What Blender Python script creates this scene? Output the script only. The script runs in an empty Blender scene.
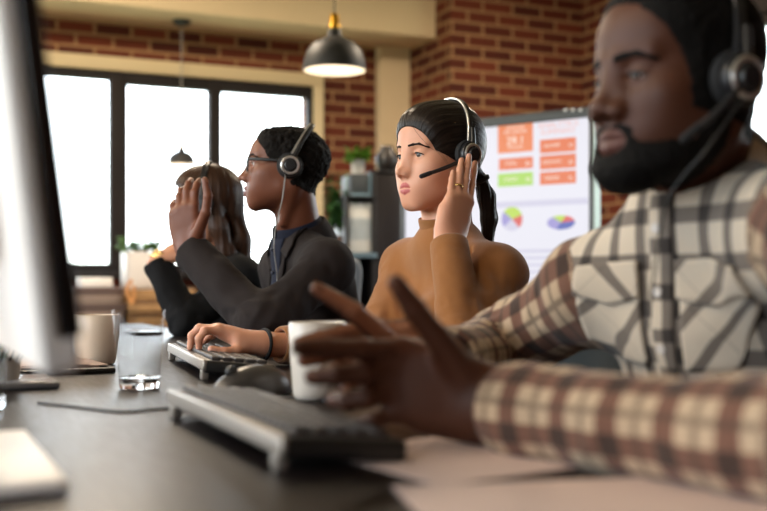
import bpy, bmesh, math, random
import numpy as np
from mathutils import Matrix, Vector
random.seed(7); RNG = np.random.default_rng(11)
SC = bpy.context.scene; COL = SC.collection
A3 = lambda *p: np.array(p, dtype=np.float64)
FPX, HZ, CAMZ, DESK = 1065.0, 275.0, 0.92, 0.75
def at(px, py, d):                       # point seen at a pixel, at a given distance along the view axis
    return A3((px - 383.5) / FPX * d, d, CAMZ - (py - HZ) / FPX * d)
WV = A3(.908, .418, 0); WV /= np.linalg.norm(WV)      # room axes: along the window wall / along the desk
UV_ = A3(-WV[1], WV[0], 0)
def rm(s, t, z=0.0): return WV * s + UV_ * t + A3(0, 0, z)
ROOM = Matrix(((WV[0], UV_[0], 0, 0), (WV[1], UV_[1], 0, 0), (0, 0, 1, 0), (0, 0, 0, 1)))
RZ = math.atan2(WV[1], WV[0])

# ------------------------------------------------------------------ value noise
_T = RNG.random((32, 32, 32)).astype(np.float32)
def vnoise(P, f):
    q = P * f; i = np.floor(q).astype(int); u = q - i; u = u * u * (3 - 2 * u); i &= 31; j = (i + 1) & 31
    x0, y0, z0 = i[..., 0], i[..., 1], i[..., 2]; x1, y1, z1 = j[..., 0], j[..., 1], j[..., 2]
    a, b, c = u[..., 0], u[..., 1], u[..., 2]
    def L(p, q_, t): return p + (q_ - p) * t
    return L(L(L(_T[x0, y0, z0], _T[x1, y0, z0], a), L(_T[x0, y1, z0], _T[x1, y1, z0], a), b),
             L(L(_T[x0, y0, z1], _T[x1, y0, z1], a), L(_T[x0, y1, z1], _T[x1, y1, z1], a), b), c) * 2 - 1

# ------------------------------------------------------------------ signed-distance modelling
def rc(a, b, ra, rb=None, flat=None):
    a = np.asarray(a, float); b = np.asarray(b, float); rb = ra if rb is None else rb
    return ('rc', a, b, ra, rb, flat)
def el(c, r, R=None):
    return ('el', np.asarray(c, float), np.asarray(r, float), R)
def bxp(c, hs, R=None, rad=.004):
    return ('bx', np.asarray(c, float), np.asarray(hs, float), R, rad)
def prim_d(p, P):
    if p[0] == 'rc':
        _, a, b, ra, rb, flat = p
        ba = b - a; L2 = max(ba @ ba, 1e-12); v = P - a
        t = np.clip((v @ ba) / L2, 0, 1); q = v - t[..., None] * ba
        if flat is not None:
            n, f = flat; n = np.asarray(n, float); n = n / np.linalg.norm(n)
            q = q + (q @ n)[..., None] * n * (f - 1)
        return np.sqrt((q * q).sum(-1)) - (ra + (rb - ra) * t)
    if p[0] == 'el':
        _, c, r, R = p; v = P - c
        if R is not None: v = v @ R
        k0 = np.sqrt(((v / r) ** 2).sum(-1)); k1 = np.sqrt(((v / (r * r)) ** 2).sum(-1)) + 1e-9
        return k0 * (k0 - 1) / k1
    _, c, hs, R, rad = p; v = P - c
    if R is not None: v = v @ R
    q = np.abs(v) - (hs - rad)
    return np.sqrt((np.maximum(q, 0) ** 2).sum(-1)) + np.minimum(q.max(-1), 0) - rad
def prim_b(p):
    if p[0] == 'rc':
        r = max(p[3], p[4]); f = 1.0
        if p[5] is not None and p[5][1] < 1: f = 1 / p[5][1]
        return np.minimum(p[1], p[2]) - r * f, np.maximum(p[1], p[2]) + r * f
    if p[0] == 'el': r = p[2] if p[3] is None else np.full(3, p[2].max())
    else: r = p[2] if p[3] is None else np.full(3, np.linalg.norm(p[2]))
    return p[1] - r, p[1] + r
class Field:
    def __init__(s, lo, hi, h):
        s.lo = np.asarray(lo, float); s.h = h; s.n = np.ceil((np.asarray(hi) - s.lo) / h).astype(int) + 1
        s.V = np.full(s.n, .5, np.float32)
    def copy(s):
        f = Field.__new__(Field); f.lo, f.h, f.n, f.V = s.lo, s.h, s.n, s.V.copy(); return f
    def sub(s, lo, hi):
        i0 = np.clip(np.floor((lo - s.lo) / s.h).astype(int), 0, s.n); i1 = np.clip(np.ceil((hi - s.lo) / s.h).astype(int) + 1, 0, s.n)
        if (i1 <= i0).any(): return None, None
        g = np.stack(np.meshgrid(*[np.arange(i0[k], i1[k]) * s.h + s.lo[k] for k in range(3)], indexing='ij'), -1)
        return tuple(slice(i0[k], i1[k]) for k in range(3)), g
    def all(s): return s.sub(s.lo, s.lo + s.n * s.h)[1]
    def add(s, p, k=.01):
        lo, hi = prim_b(p); m = k + 3 * s.h + .004
        sl, g = s.sub(lo - m, hi + m)
        if sl is None: return s
        d = prim_d(p, g); a = s.V[sl]; h = np.maximum(k - np.abs(a - d), 0) / max(k, 1e-6)
        s.V[sl] = np.minimum(a, d) - h * h * k * .25; return s
    def cut(s, p, k=.004):
        lo, hi = prim_b(p); m = k + 3 * s.h + .004
        sl, g = s.sub(lo - m, hi + m)
        if sl is None: return s
        d = -prim_d(p, g); a = s.V[sl]; h = np.maximum(k - np.abs(a - d), 0) / max(k, 1e-6)
        s.V[sl] = np.maximum(a, d) + h * h * k * .25; return s
    def plane(s, pt, n, sl=None):        # keep the side the normal points away from
        g = s.all(); n = np.asarray(n, float); n = n / np.linalg.norm(n)
        s.V = np.maximum(s.V, ((g - np.asarray(pt)) @ n).astype(np.float32)); return s
    def mesh(s, smooth=0):
        V = s.V.copy()
        for ax in range(3):
            for e in (0, -1):
                ix = [slice(None)] * 3; ix[ax] = e; V[tuple(ix)] = np.maximum(V[tuple(ix)], .01)
        S = V < 0; nx, ny, nz = V.shape
        c = np.zeros((nx - 1, ny - 1, nz - 1), np.int8)
        offs = [(i, j, k) for i in (0, 1) for j in (0, 1) for k in (0, 1)]
        for i, j, k in offs: c += S[i:nx - 1 + i, j:ny - 1 + j, k:nz - 1 + k]
        I = np.argwhere((c > 0) & (c < 8)); idx = np.full(c.shape, -1, np.int64); idx[tuple(I.T)] = np.arange(len(I))
        cv = [V[I[:, 0] + i, I[:, 1] + j, I[:, 2] + k] for i, j, k in offs]
        acc = np.zeros((len(I), 3)); cnt = np.zeros(len(I))
        for a in range(8):
            for b in range(a + 1, 8):
                oa, ob = np.array(offs[a]), np.array(offs[b])
                if np.abs(oa - ob).sum() != 1: continue
                m = (cv[a] < 0) != (cv[b] < 0); va, vb = cv[a][m], cv[b][m]
                t = (va / (va - vb))[:, None]; acc[m] += oa + t * (ob - oa); cnt[m] += 1
        pos = (I + acc / cnt[:, None]) * s.h + s.lo
        Q = []
        for ax in range(3):
            o1, o2 = [(1, 2), (2, 0), (0, 1)][ax]
            sa = [slice(None)] * 3; sb = [slice(None)] * 3; sa[ax] = slice(0, -1); sb[ax] = slice(1, None)
            A, B = S[tuple(sa)], S[tuple(sb)]; E = np.argwhere(A != B)
            E = E[(E[:, o1] > 0) & (E[:, o2] > 0) & (E[:, o1] < V.shape[o1] - 1) & (E[:, o2] < V.shape[o2] - 1)]
            inside = A[tuple(E.T)]
            e1 = np.zeros(3, int); e1[o1] = 1; e2 = np.zeros(3, int); e2[o2] = 1
            q = np.stack([idx[tuple((E - d).T)] for d in (e1 + e2, e2, 0 * e1, e1)], 1)
            q[~inside] = q[~inside][:, ::-1]; Q.append(q)
        Q = np.concatenate(Q)
        if smooth:
            for _ in range(smooth):
                N = len(pos); ia = np.concatenate([Q[:, a] for a in range(4)] * 2); ib = np.concatenate([Q[:, (a + 1) % 4] for a in range(4)] + [Q[:, (a + 3) % 4] for a in range(4)])
                n = np.bincount(ia, minlength=N); ac = np.stack([np.bincount(ia, pos[ib, c], N) for c in range(3)], 1)
                pos = pos * .5 + ac / np.maximum(n, 1)[:, None] * .5
        return pos, Q
def fit(prims, h, pad=.02):
    lo = np.min([prim_b(p)[0] for p in prims], 0) - pad; hi = np.max([prim_b(p)[1] for p in prims], 0) + pad
    return Field(lo, hi, h)

# ------------------------------------------------------------------ meshes and objects
def mk_mesh(name, pos, faces, smooth=True):
    me = bpy.data.meshes.new(name); faces = np.asarray(faces); n = faces.shape[1]
    me.vertices.add(len(pos)); me.vertices.foreach_set('co', np.asarray(pos, np.float32).ravel())
    me.loops.add(faces.size); me.loops.foreach_set('vertex_index', faces.astype(np.int32).ravel())
    me.polygons.add(len(faces)); me.polygons.foreach_set('loop_start', np.arange(0, faces.size, n, dtype=np.int32))
    me.update(calc_edges=True); me.validate()
    if smooth: me.polygons.foreach_set('use_smooth', np.ones(len(me.polygons), bool))
    return me
def link(name, me, mat=None, parent=None):
    o = bpy.data.objects.new(name, me); COL.objects.link(o)
    if mat is not None:
        for m in (mat if isinstance(mat, (list, tuple)) else [mat]): me.materials.append(m)
    if parent is not None:
        o.parent = parent; o.matrix_parent_inverse = parent_world(parent).inverted()
    return o
def parent_world(p):
    M = p.matrix_basis.copy()
    if p.parent is not None: M = parent_world(p.parent) @ p.matrix_parent_inverse @ M
    return M
def tag(o, label=None, cat=None, group=None, kind=None):
    if label: o['label'] = label
    if cat: o['category'] = cat
    if group: o['group'] = group
    if kind: o['kind'] = kind
    return o
def empty(name, loc, rz=0.0, label=None, cat=None, group=None):
    o = bpy.data.objects.new(name, None); COL.objects.link(o); o.empty_display_size = .05
    o.location = Vector([float(v) for v in loc]); o.rotation_euler = (0, 0, rz)
    return tag(o, label, cat, group)
def attr(me, name, vals):
    a = me.attributes.get(name) or me.attributes.new(name, 'FLOAT', 'POINT')
    a.data.foreach_set('value', np.asarray(vals, np.float32))
def coords(me):
    a = np.empty(len(me.vertices) * 3, np.float32); me.vertices.foreach_get('co', a); return a.reshape(-1, 3).astype(float)
def xf(M, P):
    M = np.array(M); return P @ M[:3, :3].T + M[:3, 3]
def inv(M): return np.linalg.inv(np.array(M))
def uv_set(me, u, v):
    lay = me.uv_layers.new(name='UVMap'); n = len(me.loops); li = np.empty(n, np.int32); me.loops.foreach_get('vertex_index', li)
    lay.data.foreach_set('uv', np.stack([u[li], v[li]], 1).astype(np.float32).ravel())
def union(mes, name):                    # one continuous surface out of overlapping closed pieces
    objs = [bpy.data.objects.new('piece', m) for m in mes]
    for o in objs: COL.objects.link(o)
    base = objs[0]
    for o in objs[1:]:
        md = base.modifiers.new('b', 'BOOLEAN'); md.operation = 'UNION'; md.object = o; md.solver = 'MANIFOLD'
    dg = bpy.context.evaluated_depsgraph_get(); dg.update()
    me = bpy.data.meshes.new_from_object(base.evaluated_get(dg)); me.name = name
    for o in objs: bpy.data.objects.remove(o)
    me.polygons.foreach_set('use_smooth', np.ones(len(me.polygons), bool))
    me.materials.clear(); return me

class MB:                                # small mesh builder for hard-surface parts
    def __init__(s, M=None): s.bm = bmesh.new(); s.M = Matrix(M) if M is not None else Matrix.Identity(4)
    def _add(s, verts):
        for v in verts: v.co = s.M @ v.co
    def box(s, lo, hi, bev=0.0, seg=2, R=None, rot=None):
        lo = Vector(lo); hi = Vector(hi); b = bmesh.new(); bmesh.ops.create_cube(b, size=1)
        for v in b.verts: v.co = Vector([(v.co[k] + .5) * (hi[k] - lo[k]) + lo[k] for k in range(3)])
        if bev: bmesh.ops.bevel(b, geom=b.edges[:], offset=bev, segments=seg, profile=.5, affect='EDGES')
        return s._merge(b, rot)
    def _merge(s, b, rot=None):
        T = s.M @ rot if rot is not None else s.M
        for v in b.verts: v.co = T @ v.co
        me = bpy.data.meshes.new('t'); b.to_mesh(me); b.free(); s.bm.from_mesh(me); bpy.data.meshes.remove(me); return s
    def lathe(s, prof, n=40, rot=None, cap=True):
        b = bmesh.new(); rings = []
        for r, z in prof:
            if r < 1e-6: rings.append([b.verts.new((0, 0, z))])
            else: rings.append([b.verts.new((r * math.cos(2 * math.pi * i / n), r * math.sin(2 * math.pi * i / n), z)) for i in range(n)])
        for A, B in zip(rings, rings[1:]):
            for i in range(n):
                j = (i + 1) % n
                if len(A) == 1 and len(B) == 1: continue
                if len(A) == 1: b.faces.new((A[0], B[i], B[j]))
                elif len(B) == 1: b.faces.new((A[i], B[0], A[j]))
                else: b.faces.new((A[i], B[i], B[j], A[j]))
        bmesh.ops.recalc_face_normals(b, faces=b.faces[:]); return s._merge(b, rot)
    def tube(s, pts, r, n=10, sq=None):
        pts = [Vector([float(c) for c in p]) for p in pts]; rs = r if isinstance(r, (list, tuple)) else [r] * len(pts)
        b = bmesh.new(); rings = []; up = None
        for i, p in enumerate(pts):
            t = (pts[min(i + 1, len(pts) - 1)] - pts[max(i - 1, 0)]).normalized()
            if up is None: up = (Vector((0, 0, 1)) if abs(t.z) < .9 else Vector((1, 0, 0)))
            a = (up - t * up.dot(t)).normalized(); up = a; c = t.cross(a)
            fa, fc = (1, 1) if sq is None else sq
            rings.append([b.verts.new(p + a * (fa * rs[i] * math.cos(2 * math.pi * k / n)) + c * (fc * rs[i] * math.sin(2 * math.pi * k / n))) for k in range(n)])
        for A, B in zip(rings, rings[1:]):
            for k in range(n): b.faces.new((A[k], A[(k + 1) % n], B[(k + 1) % n], B[k]))
        b.faces.new(rings[0][::-1]); b.faces.new(rings[-1]); bmesh.ops.recalc_face_normals(b, faces=b.faces[:]); return s._merge(b)
    def sphere(s, c, r, n=20, m=12, rot=None):
        b = bmesh.new(); bmesh.ops.create_uvsphere(b, u_segments=n, v_segments=m, radius=1)
        r = r if isinstance(r, (tuple, list)) else (r, r, r)
        for v in b.verts: v.co = Vector((v.co.x * r[0] , v.co.y * r[1], v.co.z * r[2]))
        if rot is not None:
            for v in b.verts: v.co = rot @ v.co
        for v in b.verts: v.co += Vector([float(k) for k in c])
        return s._merge(b)
    def poly(s, pts, depth, ax=(0, 0, 1)):      # an outline with thickness
        b = bmesh.new(); ax = Vector(ax) * depth
        lo = [b.verts.new(Vector(p)) for p in pts]; hi = [b.verts.new(Vector(p) + ax) for p in pts]
        b.faces.new(lo[::-1]); b.faces.new(hi)
        for i in range(len(pts)): j = (i + 1) % len(pts); b.faces.new((lo[i], lo[j], hi[j], hi[i]))
        bmesh.ops.recalc_face_normals(b, faces=b.faces[:]); return s._merge(b)
    def build(s, name, mat, parent=None, smooth=True, angle=40):
        me = bpy.data.meshes.new(name); s.bm.to_mesh(me); s.bm.free()
        if smooth:
            me.polygons.foreach_set('use_smooth', np.ones(len(me.polygons), bool))
            me.set_sharp_from_angle(angle=math.radians(angle))
        return link(name, me, mat, parent)
def spline(P, n=8):                      # Catmull-Rom through points
    P = [np.asarray(p, float) for p in P]; out = []
    for i in range(len(P) - 1):
        p0, p1, p2, p3 = P[max(i - 1, 0)], P[i], P[i + 1], P[min(i + 2, len(P) - 1)]
        for k in range(n):
            t = k / n; out.append(.5 * (2 * p1 + (p2 - p0) * t + (2 * p0 - 5 * p1 + 4 * p2 - p3) * t * t + (3 * p1 - p0 - 3 * p2 + p3) * t ** 3))
    out.append(P[-1]); return out

# ------------------------------------------------------------------ materials
class NT:
    def __init__(s, name):
        s.m = bpy.data.materials.new(name); s.m.use_nodes = True; s.t = s.m.node_tree; s.t.nodes.clear()
        s.out = s.n('ShaderNodeOutputMaterial'); s.b = s.n('ShaderNodeBsdfPrincipled'); s.l(s.b.outputs[0], s.out.inputs[0])
    def n(s, k, **kw):
        x = s.t.nodes.new(k)
        for a, v in kw.items(): setattr(x, a, v)
        return x
    def l(s, a, b): s.t.links.new(a, b)
    def val(s, sock, v):
        if hasattr(v, 'bl_idname') or isinstance(v, bpy.types.NodeSocket): s.l(v, sock)
        else: sock.default_value = v
    def math(s, op, a, b=None, clamp=False):
        x = s.n('ShaderNodeMath', operation=op, use_clamp=clamp); s.val(x.inputs[0], a)
        if b is not None: s.val(x.inputs[1], b)
        return x.outputs[0]
    def mix(s, f, a, b, mode='MIX'):
        x = s.n('ShaderNodeMix', data_type='RGBA', blend_type=mode); s.val(x.inputs[0], f); s.val(x.inputs[6], rgba(a)); s.val(x.inputs[7], rgba(b)); return x.outputs[2]
    def attr(s, name): return s.n('ShaderNodeAttribute', attribute_name=name).outputs['Fac']
    def noise(s, scale, detail=3, vec=None, rough=.5):
        x = s.n('ShaderNodeTexNoise'); x.inputs['Scale'].default_value = scale; x.inputs['Detail'].default_value = detail; x.inputs['Roughness'].default_value = rough
        if vec is not None: s.l(vec, x.inputs['Vector'])
        return x.outputs['Fac']
    def ramp(s, f, stops, interp='LINEAR'):
        x = s.n('ShaderNodeValToRGB'); x.color_ramp.interpolation = interp; e = x.color_ramp.elements
        while len(e) > 1: e.remove(e[-1])
        e[0].position = stops[0][0]; e[0].color = rgba(stops[0][1])
        for p, c in stops[1:]: k = e.new(p); k.color = rgba(c)
        s.val(x.inputs[0], f); return x.outputs[0]
    def obj(s): return s.n('ShaderNodeTexCoord').outputs['Object']
    def uv(s): return s.n('ShaderNodeTexCoord').outputs['UV']
    def map(s, vec, scale=(1, 1, 1), rot=(0, 0, 0), loc=(0, 0, 0)):
        x = s.n('ShaderNodeMapping'); s.l(vec, x.inputs[0]); x.inputs['Scale'].default_value = scale; x.inputs['Rotation'].default_value = rot; x.inputs['Location'].default_value = loc; return x.outputs[0]
    def bump(s, h, strength=.3, dist=.002):
        x = s.n('ShaderNodeBump'); x.inputs['Strength'].default_value = strength; x.inputs['Distance'].default_value = dist; s.l(h, x.inputs['Height']); s.l(x.outputs[0], s.b.inputs['Normal']); return s
    def set(s, **kw):
        for k, v in kw.items(): s.val(s.b.inputs[k.replace('_', ' ')], rgba(v) if isinstance(v, tuple) and len(v) == 3 and 'olor' in k else v)
        return s
def rgba(c):
    if isinstance(c, tuple) and len(c) == 3: return (*c, 1.0)
    return c
def hexc(h, k=1.0):
    f = lambda v: (v / 12.92 if v <= .04045 else ((v + .055) / 1.055) ** 2.4) * k
    return tuple(f(int(h[i:i + 2], 16) / 255) for i in (0, 2, 4))
def plain(name, col, rough=.5, metal=0.0, bump=0, spec=.5, **kw):
    t = NT(name); t.set(Roughness=rough, Metallic=metal); t.b.inputs['Specular IOR Level'].default_value = spec
    f = t.noise(18, 4, t.obj())
    t.set(Base_Color=t.mix(t.math('MULTIPLY', f, .22), rgba(col), rgba(tuple(c * .72 for c in col[:3]))))
    if bump: t.bump(t.noise(220, 3, t.obj()), bump, .001)
    for k, v in kw.items(): t.val(t.b.inputs[k.replace('_', ' ')], v)
    return t.m
# ------------------------------------------------------------------ heads (local frame: +y is where the face looks, +x is the person's left, z up, eye height 0)
def head_prims(P):
    jw, ns, lp, ck = P.get('jaw', 1.0), P.get('nose', 1.0), P.get('lip', 1.0), P.get('cheek', 1.0)
    fem = P.get('fem', 0); S = (-1, 1); A = []; C = []
    cr = P.get('crown', 0.0)
    A += [(el((0, -.014, .032 - cr * .35), (.0735, .094, .084 - cr * .65)), .02), (el((0, .028, -.022), (.060, .060, .078)), .03), (el((0, .043, .050 - cr * .5), (.0575, .043, .046 - cr * .4)), .03)]
    for s in S:
        A.append((rc((s * .049 * jw, .004, -.058), (s * .019, .066, -.098), .017, .013), .03))
        A.append((el((s * .043 * ck, .055, -.022), (.022, .022, .018)), .025))
        A.append((el((s * .033, .058, -.052), (.024, .024, .03)), .025))
        A.append((rc((s * .012, .0835 - fem * .002, .021), (s * .043, .068, .023), .009 - fem * .002, .008), .014))
    A.append((rc((-.011, .073 + P.get('chin', 0), -.099), (.011, .073 + P.get('chin', 0), -.099), .0145), .02))
    A.append((el((0, .032, -.074), (.044 * jw, .05, .03)), .03))
    A.append((el((0, .072, -.064), (.034, .021, .026)), .02))
    lids, lips, groove = [], [], []
    ed = P.get('eye', 1.0)
    for s in S:
        C.append((el((s * .0320, .0965, .002), (.018, .0145, .0115)), .014))
        lids.append(el((s * .0315, .0710, .001), (.0146, .0142, .0142)))
    nose = [(rc((0, .083 - fem * .002, .012), (0, .103, -.029), .0066, .0085 * ns), .016), (el((0, .1075, -.0335), (.0100 * ns, .0095, .0088)), .008)]
    for s in S:
        nose.append((el((s * .0128 * ns, .0975, -.0375), (.0078 * ns, .0105, .0075)), .006))
        nose.append((rc((s * .006, .082, .0), (s * .012 * ns, .089, -.033), .0075, .0078), .016))
    nost = [el((s * .0068 * ns, .1025, -.0435), (.0036 * ns, .0058, .0036)) for s in S]
    for s in S:
        mw = P.get('mouth', 1.0)
        lips += [rc((s * .0245 * mw, .0850, -.0672), (s * .0125, .0920, -.0626), .0028, .0048 * lp), rc((s * .0125, .0920, -.0626), (s * .0035, .0950, -.0606), .0048 * lp, .0054 * lp)]
        lips += [rc((s * .0230 * mw, .0850, -.0690), (s * .0125, .0910, -.0728), .0030, .0058 * lp), rc((s * .0125, .0910, -.0728), (0, .0932, -.0748), .0058 * lp, .0070 * lp)]
        groove += [rc((s * .0262 * mw, .0880, -.0680), (s * .0130, .0968, -.0668), .0007, .0009), rc((s * .0130, .0968, -.0668), (0, .1002, -.0674), .0009, .0010)]
        A.append((el((s * .046 * jw, .012, -.035), (.020, .040, .045)), .03))
    mz, nz, my = P.get('mz', 0.0), P.get('nz', 0.0), P.get('my', 0.0)
    mv = lambda p, dz: ('rc', p[1] + A3(0, my, dz), p[2] + A3(0, my, dz), p[3], p[4], p[5]) if p[0] == 'rc' else ('el', p[1] + A3(0, 0, dz), p[2], p[3])
    lips = [mv(p, mz) for p in lips]; groove = [mv(p, mz) for p in groove]; nost = [mv(p, nz) for p in nost]
    nose = [((('rc', p[1], p[2] + A3(0, 0, nz), p[3], p[4], p[5]) if p[0] == 'rc' else mv(p, nz)), k) for p, k in nose]
    return A, C, lids, nose, nost, lips, groove
def make_head_field(P, nb, h=.0016, neck_r=.054):
    A, C, lids, nose, nost, lips, groove = head_prims(P)
    F = Field((-.12, -.16, min(-.16, nb[2] - .05)), (.12, .14, .135), h)
    for p, k in A: F.add(p, k)
    for p, k in C: F.cut(p, k)
    for p, k in nose: F.add(p, k)
    for p in lids: F.add(p, .005)
    o = P.get('open', 1.0)
    for s in (-1, 1):                    # almond opening between the lids
        r = Matrix.Rotation(s * P.get('slant', .08), 3, 'Y'); R = np.array(r)
        F.cut(el((s * .0318, .0895, .0005 - P.get('droop', 0)), (.0140, .0150, .0050 * o), R), .0012)
    for p in lips: F.add(p, .0025)
    for p in groove: F.cut(p, .0025)
    for p in nost: F.cut(p, .003)
    if not P.get('noears'):
        for s in (-1, 1):
            R = np.array(Matrix.Rotation(s * .25, 3, 'Z') @ Matrix.Rotation(-.2, 3, 'X'))
            F.add(el((s * .0750, -.012, -.006), (.0075, .0175, .030), R), .010); F.cut(el((s * .0830, -.006, -.004), (.006, .010, .019), R), .005)
    F.add(rc((0, -.022, -.045), nb, neck_r, neck_r * 1.06), .03)
    for s in (-1, 1): F.add(rc((s * .055, -.025, -.05), (s * .018, nb[1] + .045, nb[2] + .01), .013, .010), .02)
    return F
def lip_mask(L, P):                      # L: points in the head frame
    lips = head_prims(P)[5]; d = np.min([prim_d(p, L) for p in lips], 0)
    m = np.clip(1 - (d - .0014) / .0016, 0, 1); return m * (L[:, 1] > .075)
# ------------------------------------------------------------------ hands, bodies, clothes
def nrm(v): v = np.asarray(v, float); return v / np.linalg.norm(v)
def rotv(v, ax, a):
    ax = nrm(ax); return v * math.cos(a) + np.cross(ax, v) * math.sin(a) + ax * (ax @ v) * (1 - math.cos(a))
def hand_prims(W, d, n, th, sc=1.0, curl=None, spread=(.10, .03, -.04, -.12), thumb=None, slim=1.0, tips=None):
    """W wrist, d along the hand, n out of the palm, th towards the thumb; curl: three bend angles for each finger; tips: explicit finger tips"""
    d = nrm(d); n = nrm(n - d * (np.asarray(n) @ d)); th = nrm(np.asarray(th) - d * (np.asarray(th) @ d) - n * (np.asarray(th) @ n))
    curl = curl or [(.25, .35, .25)] * 4
    al = [.094, .096, .091, .082]; la = [.0270, .0085, -.0100, -.0270]; ln = [.074, .082, .076, .060]; rad = [.0092, .0094, .0090, .0080]
    A = []; out = []; kn = []
    pt = lambda a, l, h=0: W + (d * a + th * l + n * h) * sc
    for i in range(4):
        k = pt(al[i], la[i] * (.92 if slim < 1 else 1), -.004); kn.append(k)
        A.append((rc(pt(.004, la[i] * .72), k, .0150 * sc * slim, .0112 * sc * slim), .014))
        r0 = rad[i] * sc * slim; L = ln[i] * sc; dd = rotv(d, n, 0) ; dd = nrm(d + th * math.tan(spread[i])); ax = np.cross(dd, n)
        if tips is not None and tips[i] is not None:
            tip = np.asarray(tips[i], float); ch = tip - k; c = np.linalg.norm(ch); bul = max(0, (L * L - c * c)) ** .5 * .42
            bd = -n - nrm(ch) * (-n @ nrm(ch)); bd = nrm(bd) * bul
            P = [k, k + ch * .42 + bd, k + ch * .74 + bd * .85, tip]
        else:
            P = [k]; v = dd
            for f, a in zip((.46, .30, .24), curl[i]): v = rotv(v, ax, a); P.append(P[-1] + v * L * f)
        rr = [r0 * 1.05, r0 * .98, r0 * .90, r0 * .74]
        for j in range(3): A.append((rc(P[j], P[j + 1], rr[j], rr[j + 1]), .004 if j else .007))
        out.append(P)
    A.append((el(pt(.052, -.002, .002), np.array([.016, .046, .034])[[1, 2, 0]] * sc * slim, np.stack([d, th, n], 1)), .015))
    A.append((rc(pt(.020, .020, .007), pt(.052, .030, .008), .0150 * sc * slim, .0120 * sc * slim), .016))
    A.append((rc(pt(.018, -.022, .005), pt(.060, -.028, .004), .0125 * sc * slim, .010 * sc * slim), .014))
    if thumb is None: T = [pt(.024, .020, .008), pt(.060, .042, .012), pt(.088, .052, .014), pt(.112, .054, .016)]
    else: T = [np.asarray(p, float) for p in thumb]
    rt = [.0145, .0112, .0102, .0076]
    for j in range(3): A.append((rc(T[j], T[j + 1], rt[j] * sc * slim, rt[j + 1] * sc * slim), .012 if j == 0 else .004))
    A.append((rc(pt(-.010, 0), pt(.014, 0), .0260 * sc * slim, .0260 * sc * slim, (n, 1.35)), .02))
    return A, out, T, kn
def hand_mesh(H, elbow, W, sc, h=.0017, slim=1.0):
    A = list(H[0]); e = np.asarray(elbow); v = nrm(e - W)
    A.append((rc(W + v * .01, W + v * .13, .0262 * sc * slim, .033 * sc * slim), .02))
    F = fit([a for a, _ in A], h)
    for p, k in A: F.add(p, k)
    return F.mesh(1)
def nail_mask(P, hands):
    m = np.zeros(len(P))
    for A, fing, T, kn in hands:
        for f in list(fing) + [T]:
            a, b, t = f[1], f[2], f[3]; dr = nrm(t - b); back = nrm((b - (a + t) / 2) if np.linalg.norm(b - (a + t) / 2) > 5e-4 else (0, 0, 1)); back = nrm(back - dr * (back @ dr))
            q = P - (t + back * .0055); al = q @ dr; q2 = q - al[:, None] * dr; side = np.linalg.norm(q2 - (q2 @ back)[:, None] * back, axis=1)
            m = np.maximum(m, ((np.abs(al) < .0062) & (side < .0048) & (np.abs(q2 @ back) < .006)))
    return m
def head_matrix(o, yaw_dir, pitch=0.0, roll=0.0, sc=1.0):
    y = nrm(A3(yaw_dir[0], yaw_dir[1], 0)); x = np.cross(y, A3(0, 0, 1)); M = np.eye(4); M[:3, 0], M[:3, 1], M[:3, 2] = x, y, (0, 0, 1)
    M = Matrix(M.tolist()); M.translation = Vector(o.tolist())
    return np.array(M @ Matrix.Rotation(pitch, 4, 'X') @ Matrix.Rotation(roll, 4, 'Y') @ Matrix.Scale(sc, 4))
def core_mesh(J, slim=1.0):
    F_, up = J['F'], A3(0, 0, 1); UP_ = up; Lx = np.cross(up, F_); pel, nb = J['pel'], J['nb']; ch = pel + (nb - pel) * .66
    P = [(rc(pel, ch, .115 * slim, .118 * slim, (F_, 1.35)), .04), (rc(ch, nb - A3(0, 0, .02), .085 * slim, .052), .05), (rc(nb, J['head'], .046 * slim, .046 * slim), .03),
         (rc(J['shL'], nb - UP_ * .085 - F_ * .015, .038 * slim, .045 * slim), .04), (rc(J['shR'], nb - UP_ * .085 - F_ * .015, .038 * slim, .045 * slim), .04)]
    for s in 'LR':
        P += [(rc(J['sh' + s], J['el' + s], .038 * slim, .032 * slim), .02), (rc(J['el' + s], J['wr' + s], .034 * slim, .024 * slim), .02)]
        P += [(rc(J['hip' + s], J['kn' + s], .070 * slim, .050 * slim), .03), (rc(J['kn' + s], J['an' + s], .048 * slim, .036 * slim), .02), (rc(J['an' + s] - A3(0, 0, .02), J['an' + s] + F_ * .14 - A3(0, 0, .035), .032, .022), .02)]
    F = fit([p for p, _ in P], .010)
    for p, k in P: F.add(p, k)
    return F.mesh(1)
def legs(J, hipw=.09, reach=.43, foot=.02):
    F_ = J['F']; Lx = np.cross(A3(0, 0, 1), F_)
    for s, g in (('L', 1), ('R', -1)):
        J['hip' + s] = J['pel'] + Lx * hipw * g - A3(0, 0, .02); J['kn' + s] = J['hip' + s] + F_ * reach + Lx * .03 * g - A3(0, 0, J['hip' + s][2] - .50)
        J['an' + s] = J['kn' + s] * 1 + F_ * foot; J['an' + s][2] = .10
def trousers(J, mat, parent, slim=1.0):
    P = []; F_ = J['F']
    P.append((rc(J['pel'] + A3(0, 0, .08), J['pel'] - A3(0, 0, .02), .128 * slim, .135 * slim, (F_, 1.25)), .03))
    for s in 'LR': P += [(rc(J['hip' + s], J['kn' + s], .088 * slim, .068 * slim), .03), (rc(J['kn' + s], J['an' + s], .066 * slim, .055 * slim), .02)]
    F = fit([p for p, _ in P], .010)
    for p, k in P: F.add(p, k)
    for s in 'LR': F.plane((0, 0, .09), (0, 0, -1))
    return link('trousers', mk_mesh('trousers', *F.mesh(1)), mat, parent)
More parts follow.
